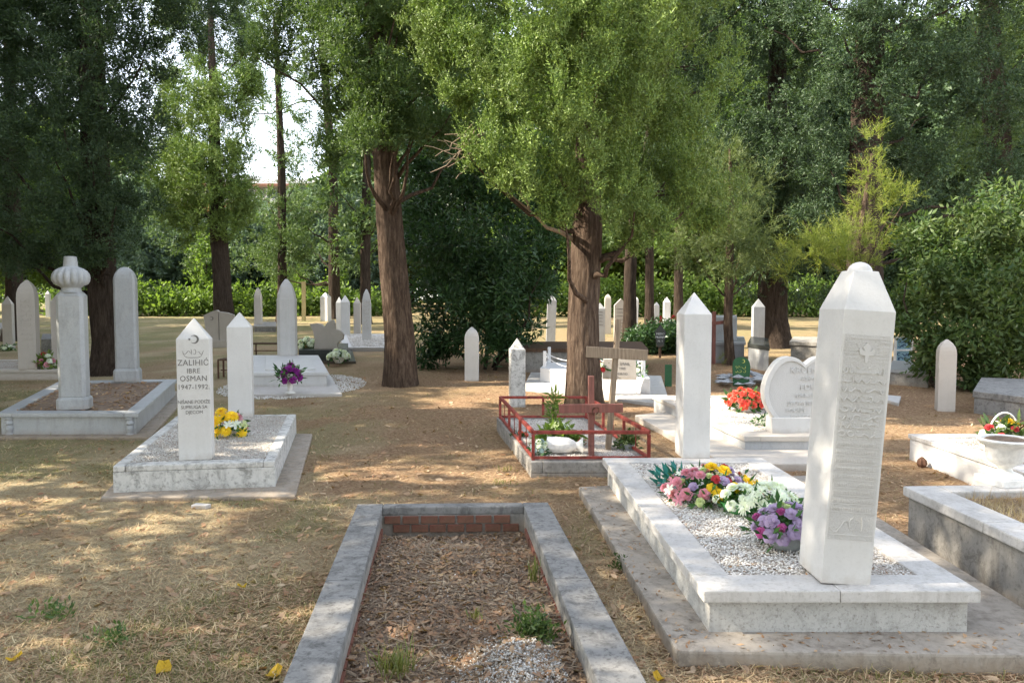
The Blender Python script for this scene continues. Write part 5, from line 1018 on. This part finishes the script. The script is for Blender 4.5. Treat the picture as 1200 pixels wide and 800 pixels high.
# left edge tree
Y4 = 22.0; p0 = AT(17, 392, Y4); b = (p0.x, Y4, float(G(p0.x, Y4)) - .05)
tree('cypress_tree', 'dark trunked tree at the left edge behind the small gravestones', b, [(b[0], b[1], b[2], .3), T3(17, 340, Y4, 9), T3(15, 290, Y4, 9), T3(12, 150, Y4, 7), T3(10, 0, Y4, 5)], [LB(u, v, Y4, r, r) for (u, v, r) in ((0, 240, 34), (-30, 200, 40), (20, 180, 40), (40, 110, 40), (-20, 100, 50), (10, 20, 60), (-40, 270, 30), (60, 40, 50))], TC, L_DK, BARKD, 14, (1.4, 2.1), seed=10, nl=6)
# laurel
b = ground_at(560, 436); Yb = b[1] + 1.0; b = (b[0], Yb, b[2])
lob = [LB(u, v, Yb + dy, r, r) for (u, v, dy, r) in ((520, 220, -.2, 40), (560, 200, 0, 44), (610, 230, .1, 40), (500, 290, -.4, 34), (545, 290, -.8, 44), (595, 290, -.8, 44), (635, 290, -.2, 30), (510, 345, -.5, 34), (555, 350, -.9, 40), (600, 345, -.8, 36), (630, 335, 0, 24), (520, 390, -.5, 28), (560, 395, -.9, 30), (595, 385, -.6, 28), (640, 255, .4, 26), (500, 200, .2, 30), (580, 170, .5, 36), (485, 250, .2, 26), (505, 408, -.3, 16), (600, 400, .1, 20), (560, 300, .8, 90), (540, 130, .8, 50), (500, 140, 1, 40), (620, 180, 1, 40))]
tree('laurel_bush', 'big dark glossy laurel filling the space between the two middle trunks', b, [], plumes(lob, 6, 12, .42, .42, core=.6), TLA, L_LA, BARKD, 20, (.8, 1.25), up=.2, inner=.7, seed=12, nl=0, cat='bush')
t = bpy.data.objects['laurel_bush']
limbs(t, [((b[0] + dx, b[1] + dy, b[2]), (b[0] + dx * 4, b[1] + dy * 2, b[2] + 1.8), .04) for dx, dy in ((-.2, -.3), (.1, -.4), (.25, -.1), (-.1, .1), (.3, -.5))], BARKD, Vector(b))
# right: huge dark pine, trunk 1015
Y5 = 17.0; p0 = AT(1012, 415, Y5); b = (p0.x, Y5, float(G(p0.x, Y5)) - .05)
tr = [(b[0], b[1], b[2], .45), T3(1012, 340, Y5, 20), T3(1014, 200, Y5, 18), T3(1018, 80, Y5, 16), T3(1022, -60, Y5, 12), T3(1024, -220, Y5, 7)]
lob = [LB(u, v, Y5 + dy, r, r * .8) for (u, v, dy, r) in ((980, 40, -.6, 46), (1040, 30, -.8, 42), (1100, 60, -.3, 46), (960, 110, 0, 36), (1050, 100, -.6, 34), (1120, 130, .2, 36), (990, 170, .2, 30), (1090, 190, .3, 40), (960, 200, .4, 34), (1150, 60, .3, 44), (1180, 130, .4, 46), (1040, 160, .5, 26), (1000, -30, 0, 60), (1100, -30, 0, 60), (1190, 0, .5, 60), (1160, 210, .4, 36), (1120, 250, .5, 30), (1060, 250, .6, 30), (960, 260, .7, 34), (930, 160, .8, 40), (1210, 190, .5, 40), (940, 20, .7, 45))]
for z in (9.2, 10.5): lob.append((b[0] + .5, b[1], z, 2.6, 2.2, 1.0))
tree('pine_tree', 'massive dark pine with a straight trunk rising at the right', b, tr, plumes(lob, 6, 14, .42, .45), TC, L_DK, BARKD, 15, (1.1, 1.7), up=.3, seed=14, nl=34, inner=.5)
Y5b = 19.5; p0 = AT(1175, 415, Y5b); b = (p0.x, Y5b, float(G(p0.x, Y5b)))
tree('pine_tree', 'second dark pine rising at the right edge behind the bush', b, [(b[0], b[1], b[2], .4), T3(1172, 200, Y5b, 14), T3(1160, 60, Y5b, 12), T3(1158, -80, Y5b, 8)], [LB(u, v, Y5b, r, r * .7) for (u, v, r) in ((1200, 60, 50), (1140, 10, 46), (1230, 140, 50), (1180, -40, 60), (1210, 230, 40), (1150, 170, 30), (1250, 40, 60))], TC, L_MD, BARKD, 15, (1.3, 1.9), up=.35, seed=15, nl=10)
# stout pine, trunk 905
Y6 = 20.0; p0 = AT(905, 404, Y6); b = (p0.x, Y6, float(G(p0.x, Y6)) - .05)
lob = [LB(u, v, Y6 + dy, r, r * .8) for (u, v, dy, r) in ((880, 270, -.5, 34), (920, 250, -.6, 36), (950, 290, -.3, 30), (870, 310, 0, 24), (900, 300, -.8, 26), (935, 330, 0, 22), (860, 230, .2, 36), (905, 200, 0, 40), (960, 230, .3, 34), (860, 180, .3, 34), (940, 170, .4, 40), (885, 345, .2, 14), (955, 350, .2, 16))]
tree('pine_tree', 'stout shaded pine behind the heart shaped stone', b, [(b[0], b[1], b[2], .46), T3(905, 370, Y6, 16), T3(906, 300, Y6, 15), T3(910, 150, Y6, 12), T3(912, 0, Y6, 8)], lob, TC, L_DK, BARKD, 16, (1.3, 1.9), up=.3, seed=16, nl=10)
# thin lit trunk 853 with feathery foliage
b = ground_at(856, 428); Y7 = b[1]
lob = [LB(u, v, Y7 + dy, r, r * .7) for (u, v, dy, r) in ((850, 290, -.4, 30), (820, 270, 0, 26), (880, 270, -.3, 28), (860, 240, .2, 30), (830, 225, .2, 24), (900, 300, 0, 20), (815, 300, 0, 18), (850, 200, .3, 26), (880, 220, .4, 22), (856, 175, .1, 16), (840, 250, -.3, 26), (870, 295, -.4, 24), (800, 285, .1, 16), (845, 320, -.2, 16))]
t7 = tree('young_pine', 'thin young pine with a lit orange brown trunk left of the heart stone', b, [(b[0], b[1], b[2], .09), T3(853, 380, Y7, 5), T3(855, 300, Y7, 4.6), T3(857, 240, Y7, 3), T3(855, 175, Y7, 1.2)], lob, TN, L_PN, BARK, 22, (1.0, 1.6), up=.2, seed=17, nl=9, ntr=24)
g = np.random.default_rng(9); C, D = lobe_pts([LB(845, 425, Y7 - .3, 8, 10), LB(885, 423, Y7 - .2, 8, 6), LB(852, 440, Y7 - .3, 7, 7)], 12, g); V, Fc = scatter(C - np.array(b), D, g.uniform(.3, .5, len(C)), TN, g); link('lower_shoots', mesh_np('lower_shoots', V, Fc), L_YP, t7)
# golden sprays of the young conifer in front of the big pine
Y8 = 14.4; p0 = AT(1000, 420, Y8); b = (p0.x, Y8, float(G(p0.x, Y8)))
lob = [LB(u, v, Y8 + dy, r, r2) for (u, v, dy, r, r2) in ((1022, 170, 0, 9, 22), (1020, 205, 0, 17, 20), (1030, 225, 0, 20, 14), (1010, 235, .1, 16, 14), (1045, 240, -.1, 22, 10), (1062, 228, -.2, 12, 7), (1010, 265, .1, 30, 10), (975, 280, .2, 34, 9), (960, 300, .1, 44, 9), (1000, 290, -.2, 30, 10), (935, 290, .3, 30, 9), (1000, 310, 0, 34, 8), (1045, 285, .2, 24, 12), (925, 318, .3, 20, 7))]
t8 = tree('golden_conifer', 'young feathery conifer with golden green sunlit sprays behind the carved obelisk', b, [(b[0], b[1], b[2], .06), T3(1002, 330, Y8, 4), T3(1012, 250, Y8, 3.5), T3(1022, 180, Y8, 1.5)], lob, TN, L_YP, BARK, 24, (.8, 1.2), up=.55, inner=.3, seed=18, nl=12, ntr=20)
# right bush
b = ground_at(1150, 462); Y9 = b[1] + .9; b = (b[0], Y9, b[2])
lob = [LB(u, v, Y9 + dy, r, r * .9) for (u, v, dy, r) in ((1110, 290, 0, 36), (1150, 260, -.2, 36), (1190, 280, -.4, 40), (1080, 330, 0, 32), (1120, 340, -.6, 38), (1165, 340, -.8, 42), (1205, 350, -.7, 40), (1070, 375, 0, 26), (1100, 390, -.5, 30), (1145, 400, -.8, 34), (1190, 410, -.8, 34), (1100, 425, -.2, 20), (1150, 440, -.5, 20), (1200, 240, .2, 34), (1230, 300, 0, 50), (1225, 400, 0, 50), (1150, 340, .9, 80), (1085, 280, .5, 26))]
tree('leafy_bush', 'large leafy green bush at the right edge behind the small weathered stone', b, [], plumes(lob, 7, 19, .38, .36, core=.5), TB, L_RB, BARKD, 30, (.95, 1.4), up=.25, inner=.65, seed=19, nl=0, cat='bush')
limbs(bpy.data.objects['leafy_bush'], [((b[0] + dx, b[1] + dy, b[2]), (b[0] + dx * 4, b[1] + dy * 2, b[2] + 1.8), .035) for dx, dy in ((-.25, -.2), (.1, -.3), (.25, 0), (-.1, .2))], BARKD, Vector(b))
p0 = AT(738, 392, 19.5); b = (p0.x, 19.5, float(G(p0.x, 19.5)) - .05)
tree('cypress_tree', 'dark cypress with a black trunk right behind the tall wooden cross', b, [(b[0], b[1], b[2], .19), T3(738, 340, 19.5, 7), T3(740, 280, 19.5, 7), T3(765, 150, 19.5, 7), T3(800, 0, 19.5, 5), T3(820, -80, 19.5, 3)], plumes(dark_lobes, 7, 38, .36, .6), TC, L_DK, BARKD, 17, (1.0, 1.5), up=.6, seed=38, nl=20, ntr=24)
# distant trunks right of the central tree
for (u, Y_, r, vb, lab) in ((761, 27.0, 5, 386, 'thinner forked trunk beside the dark distant trunk'), (428, 30.0, 6, 382, 'brown trunk in the distance just left of the middle tree'), (795, 33.0, 5, 380, 'far thin trunk beyond the red flowers')):
    p0 = AT(u, vb, Y_); b = (p0.x, Y_, float(G(p0.x, Y_)) - .05); g2 = random.Random(int(u))
    lob = [LB(u + g2.uniform(-55, 55), v, Y_ + g2.uniform(-1.5, 1.5), g2.uniform(22, 34), g2.uniform(18, 26)) for v in (270, 250, 230, 200, 180, 150, 120, 90, 60, 30, 0, -30)]
    if u == 428: lob = [LB(u + g2.uniform(-40, 30), v, Y_ + g2.uniform(-1, 1), g2.uniform(14, 20)) for v in (290, 275, 260, 240, 220, 200, 170)]
    tree('background_tree', lab, b, [(b[0], b[1], b[2], r * Y_ / F * 1.1), T3(u, 330, Y_, r), T3(u + 1, 250, Y_, r * .9), T3(u + 3, 120, Y_, r * .6)], lob, TCF, L_MD if u != 795 else L_BR, BARKD, 7, (1.2, 1.8), up=.3, seed=int(u), nl=8, group='trees in the middle distance')
# hedge
def hedge(label, x0, x1, y, h, d, mat, seed, temps, k, name='hedge'):
    g = np.random.default_rng(seed); zb = float(Gs(y)); t = thing(name, label, 'hedge', ((x0 + x1) / 2, y, zb)); lob = []; x = x0
    while x < x1: r = g.uniform(.7, 1.1) * h * .5; lob.append((x, y + g.uniform(-.2, .2) * d, zb + r * .9, r * 1.1, d / 2, r * g.uniform(1, 1.25))); x += r * .9
    C, D = lobe_pts(lob, k, g, .6, .4); V, Fc = scatter(C - np.array(t.location), D, g.uniform(.8, 1.3, len(C)), temps, g); link('foliage', mesh_np('foliage', V, Fc), mat, t)
hedge('long bright green hedge across the left background', -22, -5.5, 37, 1.35, 1.3, L_BR, 81, TBB, 9)
hedge('bright green hedge far behind the central and right stones', 0.5, 16, 36, 1.9, 1.3, L_BR, 82, TBB, 8)
hedge('dark green clipped low hedge under the black marker', 3.05, 4.45, 18.5, .72, 1.3, L_LA, 83, TB, 60, 'clipped_hedge')
# background shrubs and trees (shared crowns)
def proto_tree(name, label, H_, Rr, z0, lmat, temps, k, sc0, seed, up=.3, bmat=BARKD, group='trees closing the background', nlob=26, r=.2, cat='tree'):
    g2 = random.Random(seed); lob = []
    for i in range(nlob):
        f = (i + .5) / nlob; z = z0 + (H_ - z0) * f; rad = Rr * (math.sin(math.pi * (f * .82 + .12)) ** .7); a = i * 2.4; rr_ = Rr * g2.uniform(.32, .5)
        lob.append((rad * .65 * math.cos(a), rad * .65 * math.sin(a), z, rr_, rr_, rr_ * g2.uniform(.6, .9)))
    return tree(name, label, (0, 0, 0), [(0, 0, -.1, r), (0.05, 0, z0, r * .85), (.1, .1, H_ * .6, r * .6), (0, .1, H_ * .95, r * .2)], lob, temps, lmat, bmat, k, sc0, up, .6, seed, 8, group=group, cat=cat)
dA = proto_tree('broadleaf_tree', 'tall light green broadleaf tree in the right background', 15, 4.6, 2.6, L_BR, TBB, 3.2, (1.3, 2.0), 101, r=.3)
dB = proto_tree('broadleaf_tree', 'tall mid green tree in the background', 15, 4.4, 2.2, L_RB, TBB, 3.2, (1.3, 2.0), 102, r=.3)
dC = proto_tree('blue_green_shrub', 'rounded blue green shrub behind the hedge', 5.4, 2.6, .5, L_BL, TCF, 7, (1.2, 1.8), 103, r=.12, cat='shrub', group='blue green shrubs behind the hedge')
dD = proto_tree('dark_conifer', 'dark conifer in the background', 13, 3.2, 1.2, L_DK, TCF, 5, (1.5, 2.2), 104, r=.25, group='dark conifers in the background')
dE = proto_tree('sapling', 'bright yellow green sapling rising from the hedge', 3.2, .6, .5, L_BR, TBB, 10, (.6, 1.0), 105, r=.05, nlob=14, group='bright saplings by the hedge')
dF = proto_tree('broadleaf_tree', 'unseen thin crowned shade tree behind the camera', 15, 4.4, 3.0, L_RB, TBB, .72, (1.2, 1.8), 106, r=.25, group='unseen shade trees round the camera')  # out of view, crown thinned to dapple the sunlight
used = set()
def put(pr, x, y, rz, s_, lab):
    z = float(Gs(y)) - .05
    if pr.name not in used:
        used.add(pr.name); pr.location = (x, y, z); pr.rotation_euler = (0, 0, rz); pr.scale = (s_,) * 3; pr['label'] = lab; return
    copy_tree(pr, (x, y, z), rz, s_, lab)
K = 0
for (u, Y_, s_, pr, lab) in ((205, 41, .95, dC, 'blue green shrub behind the hedge between the round topped stone and the lit cypress'), (180, 43, .85, dC, 'blue green shrub just right of the round topped stone'), (292, 42, .92, dC, 'low spreading blue green shrub, below the far building'), (310, 44, 1.0, dC, 'blue green shrub behind the slender conifer'), (372, 42, 1.05, dC, 'blue green shrub right of the slender conifer'),
        (405, 43, 1.15, dC, 'blue green shrub close to the middle tree'), (150, 46, 1.2, dC, 'blue green shrub behind the left dark cypress'), (390, 50, .55, dD, 'dark conifer between the blue shrubs and the middle tree'), (90, 48, .8, dD, 'dark conifer far behind the turban stone'), (30, 44, .7, dA, 'light green tree behind the left edge stones'), (60, 50, .8, dB, 'mid green tree behind the left edge stones'), (-60, 40, .8, dB, 'mid green tree beyond the left edge of view'),
        (150, 60, .85, dB, 'mid green tree far behind the lit cypress'), (425, 55, .75, dB, 'mid green tree behind the middle trunk'), (240, 38.5, 1.25, dE, 'yellow green sapling touching the lit cypress trunk'), (395, 38.5, .8, dE, 'yellow green sapling over the hedge near the middle tree'), (352, 38.5, .7, dE, 'yellow green sapling left of the thin white stones'),
        (480, 50, 1.1, dB, 'tall tree behind the laurel, left part'), (540, 46, 1.1, dD, 'dark conifer behind the laurel'), (600, 50, 1.15, dA, 'light green tree behind the laurel, right part'), (650, 42, .9, dA, 'light green tree seen left of the central trunk'), (710, 48, 1.1, dB, 'mid green tree seen right of the central trunk'), (760, 42, 1.0, dA, 'light green tree above the thin white stones'), (820, 46, 1.15, dA, 'light green tree above the pointed obelisk'), (860, 40, .9, dB, 'mid green tree behind the young pine'),
        (900, 50, 1.2, dA, 'light green tree behind the stout pine'), (960, 44, 1.1, dD, 'dark conifer behind the heart stone'), (1010, 52, 1.2, dB, 'mid green tree behind the massive pine'), (1080, 42, 1.1, dD, 'dark conifer behind the right bush'), (1120, 54, 1.25, dA, 'light green tree glimpsed between the right pines'), (1180, 44, 1.1, dB, 'mid green tree behind the right edge pine'), (1260, 40, 1.1, dD, 'dark conifer beyond the right edge of view')):
    p0 = AT(u, 350, Y_); put(pr, p0.x, Y_, K * 1.7, s_, lab); K += 1
g = np.random.default_rng(66); lobw = []
for x in np.arange(-95, 110, 3.2):
    hh_ = (7.0 if x < -8 else 13.0) * g.uniform(.8, 1.1); yy = 72 + g.uniform(-4, 4) + abs(x) * .1
    for z_ in np.arange(1.5, hh_, 3.0): lobw.append((x + g.uniform(-1, 1), yy, z_ + 1, 2.8, 2.2, 2.4))
C, D = lobe_pts(lobw, 1.5, g, .7, .3); V, Fc = scatter(C, D, g.uniform(2.2, 3.4, len(C)), TBB, g); tag(link('far_wood', mesh_np('far_wood', V, Fc), L_BR), 'far off belt of green trees closing the view', kind='stuff')
# building beyond the trees
Yb = 95.0; p0 = AT(340, 350, Yb); z0 = float(Gs(Yb)) + 1.8; t = thing('white_building', 'white flat roofed building with a red tiled lower roof, seen through the sky gap', 'building', (p0.x, Yb, z0))
MB().box((0, 0, 4), (30, 10, 13)).build('wall', plain('pale_render', (.72, .70, .66), .9), t); MB().box((-1, -1, 11.9), (32, 12, .5)).build('roof', plain('roof_edge', (.7, .69, .66), .9), t)
MB().box((-6, 1, 12.7), (6, 6, 1.2)).build('roof_house', plain('pale_grey', (.5, .5, .5)), t)
MB().prism([Vector(a_) for a_ in ((-15, -6, 9.6), (15, -6, 9.6), (15, -5.2, 9.8), (-15, -5.2, 9.8))], [Vector(a_) for a_ in ((-15, -9.5, 7.8), (15, -9.5, 7.8), (15, -5.2, 7.8), (-15, -5.2, 7.8))]).build('tiled_roof', plain('red_tiles', (.42, .12, .06)), t)
MB().box((0, -7.1, 2.8), (29.5, 3.8, 9.9)).build('front_wing', plain('pink_render', (.55, .40, .34)), t)
wg = plain('window_glass', (.10, .12, .14), .2); wf = plain('window_frame_paint', (.75, .75, .75))
for k in range(9):
    f_ = MB().box((-13 + k * 3.2, -5.03, 10.7), (1.9, .1, 1.1)).build('window', wf, t); MB().box((-13 + k * 3.2, -5.09, 10.7), (1.7, .04, .9)).build('pane', wg, f_)
# unseen trees added left of and behind the camera to throw the dappled shade
for (x, y, s_, pr, lab) in ((-6.4, 3.6, .60, dF, 'unseen thin crowned shade tree added left of the camera'), (-9.8, 5.6, .75, dF, 'unseen thin crowned shade tree added farther left of the camera'), (-7.5, -.2, .62, dF, 'unseen thin crowned shade tree added left of and behind the camera'), (-11.5, 2.2, .8, dF, 'unseen thin crowned shade tree added well left of the camera'), (-9.0, 8.6, .62, dD, 'unseen dark conifer added outside the left edge of view for shade'),
        (-15.5, 14.5, .85, dB, 'unseen mid green tree added outside the left edge to shade the dark cypress'), (-13.5, 11.2, .7, dD, 'unseen dark conifer added for shade outside the left edge beside the marble grave'), (-3, -4.6, .6, dB, 'mid green tree behind the camera'), (2.5, -6, .7, dB, 'mid green tree behind the camera on the right'), (-18, 19, .8, dB, 'unseen mid green tree added for shade outside the left edge farther back'), (-24, 25, .9, dB, 'unseen mid green tree added far outside the left edge for shade'), (-27, 31, 1.0, dD, 'unseen dark conifer added far outside the left edge for shade')):
    put(pr, x, y, K * 1.3, s_, lab); K += 1
